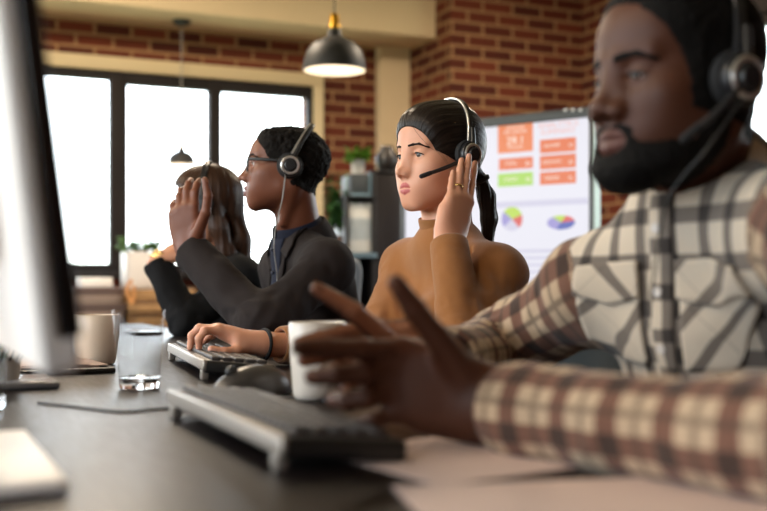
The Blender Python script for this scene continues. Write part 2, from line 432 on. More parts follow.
def shoes(J, mat, parent):
    for s in 'LR':
        a = J['an' + s]; F_ = J['F']
        P = [(rc(A3(a[0], a[1], .055) - F_ * .03, A3(a[0], a[1], .045) + F_ * .07, .044, .040), .02), (rc(A3(a[0], a[1], .045) + F_ * .07, A3(a[0], a[1], .036) + F_ * .15, .040, .034), .02), (rc(A3(a[0], a[1], .06) - F_ * .02, A3(a[0], a[1], .12) - F_ * .01, .042, .046), .02)]
        F = fit([p for p, _ in P], .006)
        for p, k in P: F.add(p, k)
        F.plane((0, 0, .003), (0, 0, -1)); link('shoe', mk_mesh('shoe', *F.mesh(1)), mat, parent)
def wrinkle(F, amp, fn, band=.03):
    sl = np.argwhere(np.abs(F.V) < band); P = sl * F.h + F.lo
    F.V[tuple(sl.T)] += (amp * fn(P)).astype(np.float32)
def arm_coord(P, segs):                  # for each point: nearest limb piece, distance along the limb, angle round it
    best = np.full(len(P), 9.0); idx = np.zeros(len(P), int); al = np.zeros(len(P)); an = np.zeros(len(P)); off = 0; e1 = u0 = None
    for i, (a, b, r) in reversed(list(enumerate(segs))):
        ba = b - a; L = np.linalg.norm(ba); u = ba / L
        if e1 is None: e1 = A3(0, 0, 1) if abs(u[2]) < .8 else A3(-.7, -.7, 0)
        else:                            # carry the frame over the bend
            ax = np.cross(u0, u); sn = np.linalg.norm(ax)
            if sn > 1e-4: e1 = rotv(e1, ax / sn, math.asin(min(1, sn)))
        e1 = nrm(e1 - u * (e1 @ u)); e2 = np.cross(u, e1); u0 = u; off = sum(np.linalg.norm(q[1] - q[0]) for q in segs[:i])
        v = P - a; t = np.clip(v @ u, 0, L); q = v - t[:, None] * u; dd = np.linalg.norm(q, axis=1) - r; m = dd < best
        best[m] = dd[m]; idx[m] = i; al[m] = (v @ u)[m] + off; an[m] = np.arctan2(q @ e2, q @ e1)[m]
    return best, idx, al, an
def sleeve_folds(segs, f=34, sharp=2.2):
    """soft folds that run across a sleeve and gather at the elbow"""
    def fn(P):
        d, i, al, an = arm_coord(P, segs); Lu = np.linalg.norm(segs[0][1] - segs[0][0])
        Q = np.stack([al * f * .62 + .5 * np.sin(an * 1.0 + 1), np.cos(an) * 1.15 + 3, np.sin(an) * 1.15 + 7], 1)
        n = vnoise(Q + 40, 1.0) * .6 + vnoise(Q * 1.9 + 90, 1.0) * .4
        n = 1 - np.abs(n) * sharp; w = .35 + .65 * np.exp(-((al - Lu) / .09) ** 2); return -np.clip(n, -1, 1) * w * np.exp(-np.clip(d, 0, 1) / .03)
    return fn
def shell(F, off, reg, lo, hi, h=None, noise=None, k=.002):
    """hair, brow and beard layers: the head grown by off inside a region field"""
    G = F.copy(); G.V = np.maximum(F.V - off, reg).astype(np.float32)
    return G
# ------------------------------------------------------------------ headset
def headset(M, label, mats, R=.084, top=.128, y0=-.010, tilt=.0, mic=None, zc=-.004, band_w=.0075, cable=None):
    Mh = Matrix(M.tolist()); sc = Mh.to_scale()[0]
    root = empty('headset', Mh @ Vector((0, y0, top)), 0, label, 'headset')
    b = MB(Mh); arc = []
    for i in range(41):
        a = math.pi * i / 40; x = (R + .004) * math.cos(a); z = zc + .012 + (top - zc - .012) * math.sin(a) ** .92
        arc.append((x, y0 + tilt * math.sin(a), z))
    def strip(arc, w, o0, o1):
        bb = bmesh.new(); rings = []
        for i, p in enumerate(arc):
            t = Vector(arc[min(i + 1, 40)]) - Vector(arc[max(i - 1, 0)]); t.normalize(); nn = Vector((0, 1, 0)).cross(t); nn.normalize(); nn = nn if nn.dot(Vector(p) - Vector((0, y0, 0))) > 0 else -nn
            P = Vector(p); rings.append([bb.verts.new(P + nn * o + Vector((0, ww, 0))) for o, ww in ((o0, -w), (o0, w), ((o0 + o1) / 2, w * 1.1), (o1, w * .8), (o1, -w * .8), ((o0 + o1) / 2, -w * 1.1))])
        for A, B in zip(rings, rings[1:]):
            for k in range(6): bb.faces.new((A[k], A[(k + 1) % 6], B[(k + 1) % 6], B[k]))
        bb.faces.new(rings[0]); bb.faces.new(rings[-1]); bmesh.ops.recalc_face_normals(bb, faces=bb.faces[:]); return bb
    b._merge(strip(arc, band_w, 0, .005)); b.build('headband', mats['black'], root)
    b = MB(Mh @ Matrix.Translation((0, band_w * .72, 0))); b._merge(strip(arc, band_w * .36, .0025, .0062)); b.build('headband_trim', mats.get('trim', mats['silver']), root)
    for s in (-1, 1):
        T = Matrix.Translation((s * (R - .006), y0, zc)) @ Matrix.Rotation(s * math.pi / 2, 4, 'Y')
        b = MB(Mh); b.lathe([(0, 0), (.024, 0), (.031, .003), (.033, .009), (.031, .015), (.026, .018), (0, .018)], 36, T); b.build('ear_cushion', mats['foam'], root)
        b = MB(Mh); b.lathe([(0, .015), (.027, .016), (.0285, .020), (.0265, .026), (.020, .029), (0, .0285)], 36, T); cup = b.build('ear_cup', mats['black'], root)
        b = MB(Mh); b.lathe([(.0165, .0265), (.0175, .0300), (.0215, .0302), (.0238, .0280), (.0235, .0262)], 36, T); b.build('ring', mats['silver'], cup)
        b = MB(Mh); b.lathe([(0, .027), (.013, .028), (.0145, .031), (.012, .0345), (0, .035)], 28, T); b.build('hub', mats['black'], cup)
        b = MB(Mh); b.tube([(s * (R + .005), y0 + tilt * .45, zc + .058), (s * (R + .013), y0 + tilt * .25, zc + .034), (s * (R + .020), y0, zc + .004)], [.0055, .006, .0075], 10); b.build('hinge', mats['black'], root)
    if mic is not None:
        m0 = Vector((-(R + .022), y0 + .004, zc - .002)); m1 = Vector(mic); mid = (m0 + m1) / 2 + Vector((-.006, 0, -.002))
        pts = spline([m0, mid, m1], 10); b = MB(Mh); b.tube(pts, [.0044 - .0002 * i / (len(pts) - 1) for i in range(len(pts))], 10); b.build('microphone_boom', mats['black'], root)
        dr = (m1 - mid).normalized(); b = MB(Mh); b.tube([m1 - dr * .016, m1 - dr * .013, m1, m1 + dr * .010, m1 + dr * .0125], [.0042, .0047, .0050, .0048, .003], 14); b.build('microphone', mats['foam'], root)
    if cable is not None:
        b = MB(); b.tube(spline(cable, 10), .0014, 6); b.build('cable', mats['cable'], root)
    return root
# ------------------------------------------------------------------ materials shared by people
def skin_mat(name, base, deep, lip, palm=None, rough=.42, sss=.12, nail=None, bump=.12):
    t = NT(name); o = t.obj()
    c = t.mix(t.math('MULTIPLY', t.noise(22, 4, o), .55), base, deep)
    c = t.mix(t.math('MULTIPLY', t.noise(90, 2, o), .12), c, tuple(v * .8 for v in deep))
    if palm is not None: c = t.mix(t.attr('palm'), c, palm)
    c = t.mix(t.math('MULTIPLY', t.attr('lip'), .9), c, lip)
    if nail is not None: c = t.mix(t.math('MULTIPLY', t.attr('nail'), .75), c, nail)
    t.set(Base_Color=c, Roughness=rough); t.b.inputs['Subsurface Weight'].default_value = sss; t.b.inputs['Subsurface Radius'].default_value = (.012, .005, .003); t.b.inputs['Subsurface Scale'].default_value = .6
    t.b.inputs['Specular IOR Level'].default_value = .32
    t.bump(t.noise(420, 3, o), bump, .0008); return t.m
def hair_mat(name, c0, c1, rough=.32, freq=90, attrname='flow'):
    t = NT(name); f = t.attr(attrname); x = t.n('ShaderNodeCombineXYZ'); t.l(f, x.inputs[0]); t.l(t.math('MULTIPLY', t.attr('run'), .05), x.inputs[1])
    n = t.noise(freq, 4, x.outputs[0], .65); t.set(Base_Color=t.ramp(n, [(.3, c0), (.75, c1)]), Roughness=rough); t.b.inputs['Specular IOR Level'].default_value = .16
    t.bump(n, .55, .003); return t.m
def fuzz_mat(name, c, rough=.75):
    t = NT(name); n = t.noise(260, 3, t.obj()); t.set(Base_Color=t.mix(n, c, tuple(v * .5 for v in c)), Roughness=rough); t.b.inputs['Specular IOR Level'].default_value = .12; t.bump(n, .8, .003); return t.m
def cloth_mat(name, c0, c1, weave=900, rough=.85, bump=.4, dist=.001, sheen=.2):
    t = NT(name); o = t.obj(); n = t.noise(weave, 2, o); big = t.noise(14, 4, o)
    c = t.mix(t.math('MULTIPLY', n, .7), c0, c1); c = t.mix(t.math('MULTIPLY', big, .25), c, tuple(v * .75 for v in c1)); t.set(Base_Color=c, Roughness=rough)
    t.b.inputs['Sheen Weight'].default_value = sheen; t.b.inputs['Specular IOR Level'].default_value = .2; t.bump(n, bump, dist); return t.m
def plaid_mat(name, base, dark, mid, period, off=(0, 0), rot=0.0, second=None, widths=(.36, .36), thin=None):
    """woven check: stripes of two directions that darken where they cross, read from the cloth's own thread coordinates"""
    t = NT(name); v = t.map(t.uv(), (1 / period[0], 1 / period[1], 1), (0, 0, rot), (off[0], off[1], 0)); sx = t.n('ShaderNodeSeparateXYZ'); t.l(v, sx.inputs[0])
    wob = t.math('MULTIPLY', t.math('SUBTRACT', t.noise(9, 2, t.uv()), .5), .10)
    def stripe(x, w, ph=0.0):
        f = t.math('FRACT', t.math('ADD', t.math('ADD', x, wob), ph)); d = t.math('ABSOLUTE', t.math('SUBTRACT', f, .5))
        return t.math('MULTIPLY', t.math('SUBTRACT', w / 2 + .02, d), 25.0, clamp=True)
    a = stripe(sx.outputs[0], widths[0]); b = stripe(sx.outputs[1], widths[1]); both = t.math('MULTIPLY', a, b); one = t.math('MAXIMUM', a, b)
    c = t.mix(t.math('MULTIPLY', one, .88), base, mid); c = t.mix(both, c, dark)
    if second is not None:
        a2 = stripe(sx.outputs[0], .10, .5); b2 = stripe(sx.outputs[1], .10, .5); c = t.mix(t.math('MULTIPLY', t.math('MAXIMUM', a2, b2), .6), c, second)
    wv = t.noise(1400, 2, t.obj()); c = t.mix(t.math('MULTIPLY', wv, .25), c, (.25, .2, .16)); t.set(Base_Color=c, Roughness=.9)
    t.b.inputs['Specular IOR Level'].default_value = .15; t.b.inputs['Sheen Weight'].default_value = .15; t.bump(wv, .35, .001); return t.m
MAT = {}
MAT['black'] = plain('black_plastic', (.012, .012, .014), .38); MAT['foam'] = plain('black_foam', (.010, .010, .011), .85); MAT['silver'] = plain('satin_silver', (.72, .71, .70), .28, .85)
MAT['cable'] = plain('grey_cable', (.25, .24, .23), .5); MAT['blackcable'] = plain('black_cable', (.015, .015, .016), .5)
MAT['shoe'] = plain('black_leather', (.02, .018, .016), .4); MAT['gold'] = plain('gold', (.85, .58, .2), .22, 1.0)
MAT['jeans'] = cloth_mat('dark_denim', (.03, .035, .05), (.015, .018, .028))
def eye_mat(name, iris=(.045, .02, .010)):
    t = NT(name); d = t.attr('gaze'); t.set(Base_Color=t.ramp(d, [(0, (.004, .003, .003)), (.20, (.004, .003, .003)), (.215, iris), (.44, tuple(v * .6 for v in iris)), (.47, (.44, .39, .36)), (1, (.46, .39, .36))]), Roughness=.18)
    t.b.inputs['Coat Weight'].default_value = .15; t.b.inputs['Coat Roughness'].default_value = .02; return t.m
MAT['eye'] = eye_mat('brown_eye')
def eyes(M, parent, gaze=(0, 1, -.05)):
    g = nrm(gaze)
    for s in (-1, 1):
        b = MB(Matrix(M.tolist())); b.sphere((s * .0315, .0708, .001), .0128, 40, 28); o = b.build('eye', MAT['eye'], parent)
        L = xf(inv(M), coords(o.data)) - A3(s * .0315, .0708, .001); ang = np.arccos(np.clip((L @ g) / .0128, -1, 1)); attr(o.data, 'gaze', ang / 1.05)
def chain(points, r0, r1, k=.003, h=.0012, F=None):
    n = len(points); P = [rc(points[i], points[i + 1], r0 + (r1 - r0) * i / (n - 1), r0 + (r1 - r0) * (i + 1) / (n - 1)) for i in range(n - 1)]; return P
def brows(F, M, mat, parent, thick=1.0, off=.0006):
    for s in (-1, 1):
        pts = [(s * .0135, .090, .0210), (s * .024, .087, .0228), (s * .036, .078, .0232), (s * .0455, .066, .0195)]
        pts = [tuple(p) for p in snap_to(F, np.array(pts))]
        B = Field((min(p[0] for p in pts) - .012, .045, .004), (max(p[0] for p in pts) + .012, .105, .036), F.h * .75)
        for i, p in enumerate(zip(pts, pts[1:])): B.add(rc(A3(*p[0]), A3(*p[1]), max(.0024, (.0032 - .0003 * i) * thick), max(.0020, (.0030 - .0005 * i) * thick), ((0, 1, 0), .35)), .003)
        g = B.all(); hv = sample(F, g); B.V = np.maximum(np.maximum(B.V, hv - off - .0004 * vnoise(g, 900)), -hv - .004).astype(np.float32)
        p, q = B.mesh(0)
        if len(q): link('eyebrow', mk_mesh('eyebrow', xf(M, p), q), mat, parent)
def sample(F, g):                        # trilinear lookup in a field
    q = (g - F.lo) / F.h; n = np.array(F.V.shape); q = np.clip(q, 0, n - 1.001); i = q.astype(int); u = q - i; V = F.V; r = 0
    for a in (0, 1):
        for b in (0, 1):
            for c in (0, 1):
                r = r + V[i[..., 0] + a, i[..., 1] + b, i[..., 2] + c] * (u[..., 0] if a else 1 - u[..., 0]) * (u[..., 1] if b else 1 - u[..., 1]) * (u[..., 2] if c else 1 - u[..., 2])
    return r
def grad(F, q, e=.002):
    d = sample(F, q); g = np.stack([sample(F, q + A3(*v)) - d for v in ((e, 0, 0), (0, e, 0), (0, 0, e))], 1); return d, g / (np.linalg.norm(g, axis=1)[:, None] + 1e-9)
def snap_to(F, q, off=0.0):
    for _ in range(4): d, g = grad(F, q); q = q - g * (d - off)[:, None]
    return q
def lashes(M, parent, mat, droop=0.0, slant=.08, o=1.0):
    for s in (-1, 1):
        b = MB(Matrix(M.tolist())); pts = []
        for i in range(13):
            a = math.pi * (i / 12); x = .0138 * math.cos(a) * s; z = .0050 * o * math.sin(a) - droop; zz = z - s * slant * x
            X = s * .0318 + x; y = .0708 + math.sqrt(max(.0148 ** 2 - (X - s * .0315) ** 2 - (zz) ** 2, 1e-6)); pts.append((X, y + .0004, .0005 + zz))
        b.tube(pts, [.0007 + .0009 * math.sin(math.pi * i / 12) for i in range(13)], 6)
        b.build('eyelashes', mat, parent)
def person_body(J, M, HF, hands, P, mat, label, slim=1.0, cat='person', group=None):
    hp, hq = HF.mesh(1); pieces = [mk_mesh('hm', xf(M, hp), hq)]
    pieces.append(mk_mesh('cm', *core_mesh(J, slim)))
    for s, H in hands:
        pieces.append(mk_mesh('ha', *hand_mesh(H, J['el' + s], J['wr' + s], P['hs'], P.get('hh', .0017), P.get('hslim', 1.0))))
    me = union(pieces, 'person'); o = link('person', me, mat); tag(o, label, cat, group)
    C = coords(me); L = xf(inv(M), C); near = np.linalg.norm(L, axis=1) < .2
    lip = np.zeros(len(C)); lip[near] = lip_mask(L[near], P); attr(me, 'lip', lip)
    nl = np.zeros(len(C)); pm = np.zeros(len(C))
    nor = np.empty(len(me.vertices) * 3, np.float32); me.vertices.foreach_get('normal', nor); nor = nor.reshape(-1, 3)
    ctr = [np.mean([H[0][0][0][1]] + [f[1] for f in H[1]], 0) for _, H in hands]; dist = np.stack([np.min([np.linalg.norm(C - q, axis=1) for f in H[1] + [H[2]] for q in f] + [np.linalg.norm(C - c, axis=1)], 0) for (_, H), c in zip(hands, ctr)], 1); who = dist.argmin(1)
    for i, ((s, H), n) in enumerate(zip(hands, P['palms'])):
        m = (who == i) & (dist[:, i] < .07); nl[m] = np.maximum(nl[m], nail_mask(C[m], [H])); fade = np.clip((.07 - dist[m, i]) / .02, 0, 1)
        pm[m] = np.clip((nor[m] @ nrm(n) - .25) * 2.2, 0, 1) * fade
    attr(me, 'nail', nl); attr(me, 'palm', pm); return o

def local_at(M, px, py, x):              # the point of a head-frame plane x = const that a pixel looks at
    Mi = inv(M); o = xf(Mi, A3(0, 0, CAMZ)[None])[0]; p = xf(Mi, at(px, py, 2.0)[None])[0]; d = p - o; return o + d * ((x - o[0]) / d[0])
from mathutils.bvhtree import BVHTree
UP = A3(0, 0, 1)
def bvh_of(o): return BVHTree.FromPolygons([tuple(v.co) for v in o.data.vertices], [tuple(p.vertices) for p in o.data.polygons])
def patch(name, bvh, quad, mat, parent, nu=14, nv=14, off=.004, thick=.003, uv=None, shape=None, snap=True):
    """a piece of cloth with four corners that lies on a garment"""
    q = [np.asarray(c, float) for c in quad]; top = []; bot = []; U = []
    for i in range(nu + 1):
        for j in range(nv + 1):
            a, b = i / nu, j / nv; aa, bb = (a, b) if shape is None else shape(a, b)
            p = q[0] * (1 - aa) * (1 - bb) + q[1] * aa * (1 - bb) + q[2] * aa * bb + q[3] * (1 - aa) * bb
            if snap:
                co, no, _, _ = bvh.find_nearest(Vector(p.tolist())); co = np.array(co); no = np.array(no)
            else: co, no = p, nrm(np.cross(q[1] - q[0], q[3] - q[0]))
            top.append(co + no * (off + .0012 * math.sin(math.pi * a) * math.sin(math.pi * b))); bot.append(co + no * (off - thick)); U.append((aa, bb))
    N = (nu + 1) * (nv + 1); id_ = lambda i, j: i * (nv + 1) + j; Q = []
    for i in range(nu):
        for j in range(nv): f = (id_(i, j), id_(i + 1, j), id_(i + 1, j + 1), id_(i, j + 1)); Q += [f, tuple(N + k for k in f[::-1])]
    ring = [id_(i, 0) for i in range(nu)] + [id_(nu, j) for j in range(nv)] + [id_(i, nv) for i in range(nu, 0, -1)] + [id_(0, j) for j in range(nv, 0, -1)]
    for a, b in zip(ring, ring[1:] + ring[:1]): Q.append((b, a, a + N, b + N))
    me = mk_mesh(name, np.array(top + bot), np.array(Q)); 
    if uv is not None:
        U = np.array(U + U); w = np.linalg.norm(q[1] - q[0]); h = np.linalg.norm(q[3] - q[0]); u, v = uv(U[:, 0] * w, U[:, 1] * h); uv_set(me, u, v)
    b = bmesh.new(); b.from_mesh(me); bmesh.ops.recalc_face_normals(b, faces=b.faces[:]); b.to_mesh(me); b.free()
    return link(name, me, mat, parent)
def collar(name, c, axis, front, mat, parent, r=.060, rise=.034, leaf=.045, gap=.35, flare=1.35, lapel=1.9, uvs=1.0, drop=0.0, thick=.0035):
    ax = nrm(axis); f = nrm(front - ax * (front @ ax)); s = np.cross(ax, f); pts = []; n = 44; U = []
    for i in range(n + 1):
        ph = math.pi - gap - (2 * math.pi - 2 * gap) * i / n; ph = math.pi - (gap + (2 * math.pi - 2 * gap) * i / n) ; 
        a = math.pi + (gap - math.pi) + (2 * math.pi - 2 * gap) * i / n      # 0 at front -> round the back
        a = gap + (2 * math.pi - 2 * gap) * i / n
        dr = f * math.cos(a) + s * math.sin(a); e = abs(i / n * 2 - 1) ** 6; lf = leaf * (1 + (lapel - 1) * e); lowf = -drop * max(0, math.cos(a))
        for rr, zz, vv in ((r, 0, 0), (r * .985, rise * .55, .5), (r * 1.0, rise, 1), (r * 1.06, rise * 1.07, 1.2), (r * 1.14, rise * .85, 1.5), (r * flare, rise - lf * .55, 2), (r * (flare + .10), rise - lf, 2.6)):
            pts.append(c + dr * rr + ax * (zz + lowf)); U.append((a * r, vv * .025))
    k = 7; Q = [(i * k + j, (i + 1) * k + j, (i + 1) * k + j + 1, i * k + j + 1) for i in range(n) for j in range(k - 1)]
    me = mk_mesh(name, np.array(pts), np.array(Q)); U = np.array(U); uv_set(me, U[:, 0], U[:, 1]); o = link(name, me, mat, parent)
    m = o.modifiers.new('s', 'SOLIDIFY'); m.thickness = thick; m.offset = 1; m2 = o.modifiers.new('d', 'SUBSURF'); m2.levels = m2.render_levels = 1; return o
def R_of(d, up=(0, 0, 1)):
    d = nrm(d); x = np.cross(np.asarray(up, float), d); x = nrm(x) if np.linalg.norm(x) > 1e-3 else A3(1, 0, 0); return np.stack([x, np.cross(d, x), d], 1)
def garment(J, name, mat, parent, R, h=.0048, neck=None, cuff=(True, True), extra=(), folds=.0055, body_folds=.003, open_front=None, hemz=None):
    """shirt, sweater or jacket over a body: R holds the radii"""
    F_ = J['F']; Lx = np.cross(UP, F_); pel, nb = J['pel'], J['nb']; ch = pel + (nb - pel) * .68 + F_ * R.get('fwd', .0)
    P = [(rc(pel + UP * R.get('hem', .0), ch, R['waist'], R['chest'], (F_, R.get('flat', 1.38))), .04), (rc(ch, nb - UP * .035, R['chest'] * .85, R['nbase'], (F_, 1.2)), .05)]
    for s in 'LR':
        P += [(rc(J['sh' + s], nb - UP * R.get('trap', .035), R['sh'], R['nbase'] * .72), .05), (rc(J['sh' + s], ch + (J['sh' + s] - ch) * .4, R['sh'], R['sh'] * .9), .05)]
    P += list(extra)
    segs = {}
    for s in 'LR':
        P += [(rc(J['sh' + s], J['el' + s], R['sh'] * .98, R['el']), .02), (rc(J['el' + s], J['wr' + s], R['el'] * .98, R['cf']), .018)]
        segs[s] = [(J['sh' + s], J['el' + s], R['sh']), (J['el' + s], J['wr' + s], R['cf'])]
    F = fit([p for p, _ in P], h)
    for p, k in P: F.add(p, k)
    if folds:
        for s in 'LR':
            fn = sleeve_folds(segs[s]); lo = np.minimum.reduce([segs[s][0][0], segs[s][0][1], segs[s][1][1]]) - .09; hi = np.maximum.reduce([segs[s][0][0], segs[s][0][1], segs[s][1][1]]) + .09
            sl, g = F.sub(lo, hi); V = F.V[sl]; m = np.abs(V) < .03; V[m] += (folds * fn(g[m])).astype(np.float32); F.V[sl] = V
    if body_folds:
        wrinkle(F, body_folds, lambda Q: (vnoise(Q * A3(1, 1, .55) + 5, 16) + .5 * vnoise(Q * A3(1, 1, .7), 34)))
    for i, s in enumerate('LR'):
        d = nrm(J['wr' + s] - J['el' + s]); o = R.get('cufflen' + s, R.get('cufflen', .0))
        F.cut(bxp(J['wr' + s] + d * (.055 + o), (.055, .055, .055), R_of(d)), .003); F.cut(rc(J['wr' + s] + d * (o - .03), J['wr' + s] + d * .08, R['cf'] - .006), .002)
    if neck is not None:
        ax = nrm(J['head'] - nb); F.cut(rc(nb - ax * .02, nb + ax * .12, neck), .006)
    if open_front is not None: F.cut(open_front, .006)
    pos, Q = F.mesh(1); me = mk_mesh(name, pos, Q); o = link(name, me, mat, parent)
    return o, segs, ch
def lathe_ring(name, c, axis, prof, mat, parent, n=48, sx=1.0, front=None):
    ax = nrm(axis); f = nrm((front if front is not None else A3(0, -1, 0)) - ax * ((front if front is not None else A3(0, -1, 0)) @ ax)); s = np.cross(ax, f); P = []; k = len(prof)
    for i in range(n):
        a = 2 * math.pi * i / n
        for r, z in prof: P.append(c + (f * math.cos(a) * sx + s * math.sin(a)) * r + ax * z)
    Q = [(i * k + j, ((i + 1) % n) * k + j, ((i + 1) % n) * k + (j + 1) % k, i * k + (j + 1) % k) for i in range(n) for j in range(k)]
    me = mk_mesh(name, np.array(P), np.array(Q)); b = bmesh.new(); b.from_mesh(me); bmesh.ops.recalc_face_normals(b, faces=b.faces[:]); b.to_mesh(me); b.free(); return link(name, me, mat, parent)
def ang(a): a = math.radians(a); return A3(math.cos(a), math.sin(a), 0)
def flow_attr(o, M, zc=-.04, pony=True):
    L = xf(inv(M), coords(o.data)); attr(o.data, 'flow', np.arctan2(L[:, 0], L[:, 2] - zc) * .35 + L[:, 0] * 1.5); attr(o.data, 'run', L[:, 1] * 4)

# =================================================================== woman in the camel turtleneck
def build_woman():
    J = dict(F=ang(212), nb=at(447, 232, 2.14), pel=A3(.215, 2.205, .55), shL=at(496, 275, 1.995), shR=at(408, 268, 2.26), elL=at(463, 352, 1.83), wrL=at(449, 242, 1.945), elR=at(372, 349, 2.10), wrR=at(262, 344, 1.965))
    M = head_matrix(at(438.5, 157.5, 2.12), ang(216), -.03, .0, .905); J['head'] = M[:3, 3] + A3(0, 0, -.03); legs(J, .085)
    P = dict(fem=1, jaw=.93, nose=.72, my=-.0012, lip=.76, cheek=1.0, mouth=.98, mz=-.0022, nz=-.0020, open=1.0, slant=.12, droop=.0004, noears=1, hs=.93, hh=.0016, hslim=.88)
    nb_l = xf(inv(M), J['nb'][None])[0]; HF = make_head_field(P, nb_l, .0015, .049)
    xr = M[:3, 0] / .905
    dL = at(458, 202, 1.965) - J['wrL']
    HL = hand_prims(J['wrL'], dL, xr + A3(0, 0, .0), np.cross(xr, nrm(dL)), .93, slim=.86, tips=[at(475, 163, 2.035), at(469, 156, 2.02), at(461.5, 160, 2.005), at(453, 172, 1.985)],
                    thumb=[at(458, 232, 1.97), at(466, 216, 2.0), at(469, 202, 2.03), at(466, 188, 2.05)])
    dR = at(224, 333, 1.945) - J['wrR']
    HR = hand_prims(J['wrR'], dR, A3(-.15, 0, -1), A3(0, -1, 0), .93, slim=.88, tips=[at(199, 350, 1.90), at(190, 348, 1.935), at(191, 345, 1.975), at(200, 344, 2.005)],
                    thumb=[at(249, 346, 1.94), at(236, 351, 1.912), at(224, 352, 1.895), at(211, 349, 1.885)])
    sk = skin_mat('light_warm_skin', hexc('d9a284'), hexc('c4836a'), hexc('a8474a'), nail=hexc('e0aa96'), sss=.16)
    P['palms'] = [xr, A3(0, 0, -1)]
    o = person_body(J, M, HF, [('L', HL), ('R', HR)], P, sk, 'woman in a camel turtleneck touching her headset with a raised hand', .84)
    eyes(M, o, (-.16, 1, -.06)); brow = fuzz_mat('dark_brow', (.02, .013, .010)); brows(HF, M, brow, o, .78); lashes(M, o, MAT['foam'], .0004, .12, .92)
    # hair drawn back into a low ponytail
    g = HF.all(); face = prim_d(el((0, .105, -.016), (.0800, .079, .081)), g); reg = np.maximum(-face, (-.020 + .50 * g[..., 1] - g[..., 2]) * .9)
    az = np.arctan2(g[..., 0], g[..., 2] + .04); strk = vnoise(np.stack([az * 26, g[..., 1] * 6, 0 * az + 2], -1), 1.0) * .0011 + vnoise(np.stack([az * 60, g[..., 1] * 9, 0 * az + 9], -1), 1.0) * .0005
    thick = .0065 + .004 * np.clip((g[..., 2] - .02) / .08, 0, 1) + .004 * np.clip(-g[..., 1] / .08, 0, 1)
    tp = np.clip(-reg / .05, 0, 1); thick = thick * (.24 + .76 * (1 - (1 - tp) ** 2.2))
    G = HF.copy(); G.V = np.maximum(np.maximum(HF.V - thick - strk, reg), -HF.V - .006).astype(np.float32)
    pony = [(0, -.104, -.030), (0, -.120, -.046), (-.004, -.134, -.085), (-.006, -.139, -.135), (-.004, -.134, -.185), (-.002, -.124, -.215)]; pr = [.018, .016, .021, .020, .014, .003]
    lo = G.lo.copy(); G2 = Field((-.12, -.19, -.24), (.12, .14, .14), .0017); gg = G2.all(); inb = (gg[..., 2] > HF.lo[2]) & (gg[..., 1] > HF.lo[1]); G2.V = np.where(inb, sample(G, gg), .1).astype(np.float32)
    for i in range(5): G2.add(rc(A3(*pony[i]), A3(*pony[i + 1]), pr[i], pr[i + 1], ((1, 0, 0), 1.15)), .008)
    sl, gs = G2.sub(A3(-.06, -.19, -.24), A3(.06, -.11, -.04)); G2.V[sl] += (vnoise(np.stack([np.arctan2(gs[..., 0], gs[..., 1] + .135) * 7, gs[..., 2] * 12, gs[..., 0] * 0], -1), 1.0) * .0016).astype(np.float32)
    p, q = G2.mesh(1); hm = hair_mat('black_brown_hair', (.006, .004, .0035), (.030, .020, .015), .34)
    ho = link('hair', mk_mesh('hair', xf(M, p), q), hm, o); flow_attr(ho, M)
    L = xf(inv(M), coords(ho.data)); lowp = (L[:, 1] < -.105) & (L[:, 2] < -.05); fl = np.arctan2(L[:, 0], L[:, 2] + .04) * .35 + L[:, 0] * 1.5; fl[lowp] = (np.arctan2(L[:, 0], L[:, 1] + .135) * .3)[lowp]; attr(ho.data, 'flow', fl)
    lathe_ring('hair_tie', xf(M, A3(0, -.119, -.046)[None])[0], M[:3, :3] @ A3(0, -.45, -1), [(.0165, -.005), (.0205, -.003), (.0205, .003), (.0165, .005)], MAT['foam'], o, 24)
    b = MB(Matrix(M.tolist())); rg = np.random.default_rng(5)
    for i in range(14):                  # loose strands at the hairline and temple
        a = rg.uniform(-.9, .9); x0 = .052 * math.sin(a); z0 = .072 + .02 * math.cos(a) + rg.uniform(-.004, .004); sgn = -1 if x0 < .01 else 1
        p0 = A3(x0 * .7, .062, z0 + .022); p1 = A3(x0 + sgn * .012, .081 + rg.uniform(0, .004), z0 - .018); p2 = A3(sgn * rg.uniform(.056, .066), .064 + rg.uniform(-.01, .006), .028 + rg.uniform(-.015, .01)); p3 = A3(sgn * rg.uniform(.070, .078), .030 + rg.uniform(-.01, .012), -.012 + rg.uniform(-.02, .01))
        pts = spline([p0, p1, p2, p3], 7); q = np.array(pts); dd = sample(HF, q)
        e = .002; gr = np.stack([sample(HF, q + A3(e, 0, 0)) - dd, sample(HF, q + A3(0, e, 0)) - dd, sample(HF, q + A3(0, 0, e)) - dd], 1); gr /= np.linalg.norm(gr, axis=1)[:, None] + 1e-9
        q = q - gr * (dd - .0016)[:, None]; b.tube(q, [.00038 * (1 - .6 * k / len(q)) for k in range(len(q))], 4)
    for i in range(0):                  # flyaways over the crown
        a = rg.uniform(-1.3, 1.3); ys = rg.uniform(.02, .05); pts = []
        for k in range(7):
            yy = ys - .145 * k / 6; rr = 1.0 + rg.uniform(-.004, .012) ; pts.append(A3(.081 * math.sin(a) * math.sqrt(max(.05, 1 - ((yy + .014) / .112) ** 2)), yy, .032 + .095 * math.cos(a) * math.sqrt(max(.05, 1 - ((yy + .014) / .112) ** 2))) * rr)
        b.tube(spline(pts, 3), .00022, 4)
    so = b.build('loose_hair', hm, o); flow_attr(so, M)
    # sweater
    F_ = J['F']; Lx = np.cross(UP, F_); ch = J['pel'] + (J['nb'] - J['pel']) * .62
    kn = NT('camel_knit'); ob = kn.obj(); n1 = kn.noise(700, 2, ob); n2 = kn.noise(60, 4, ob)
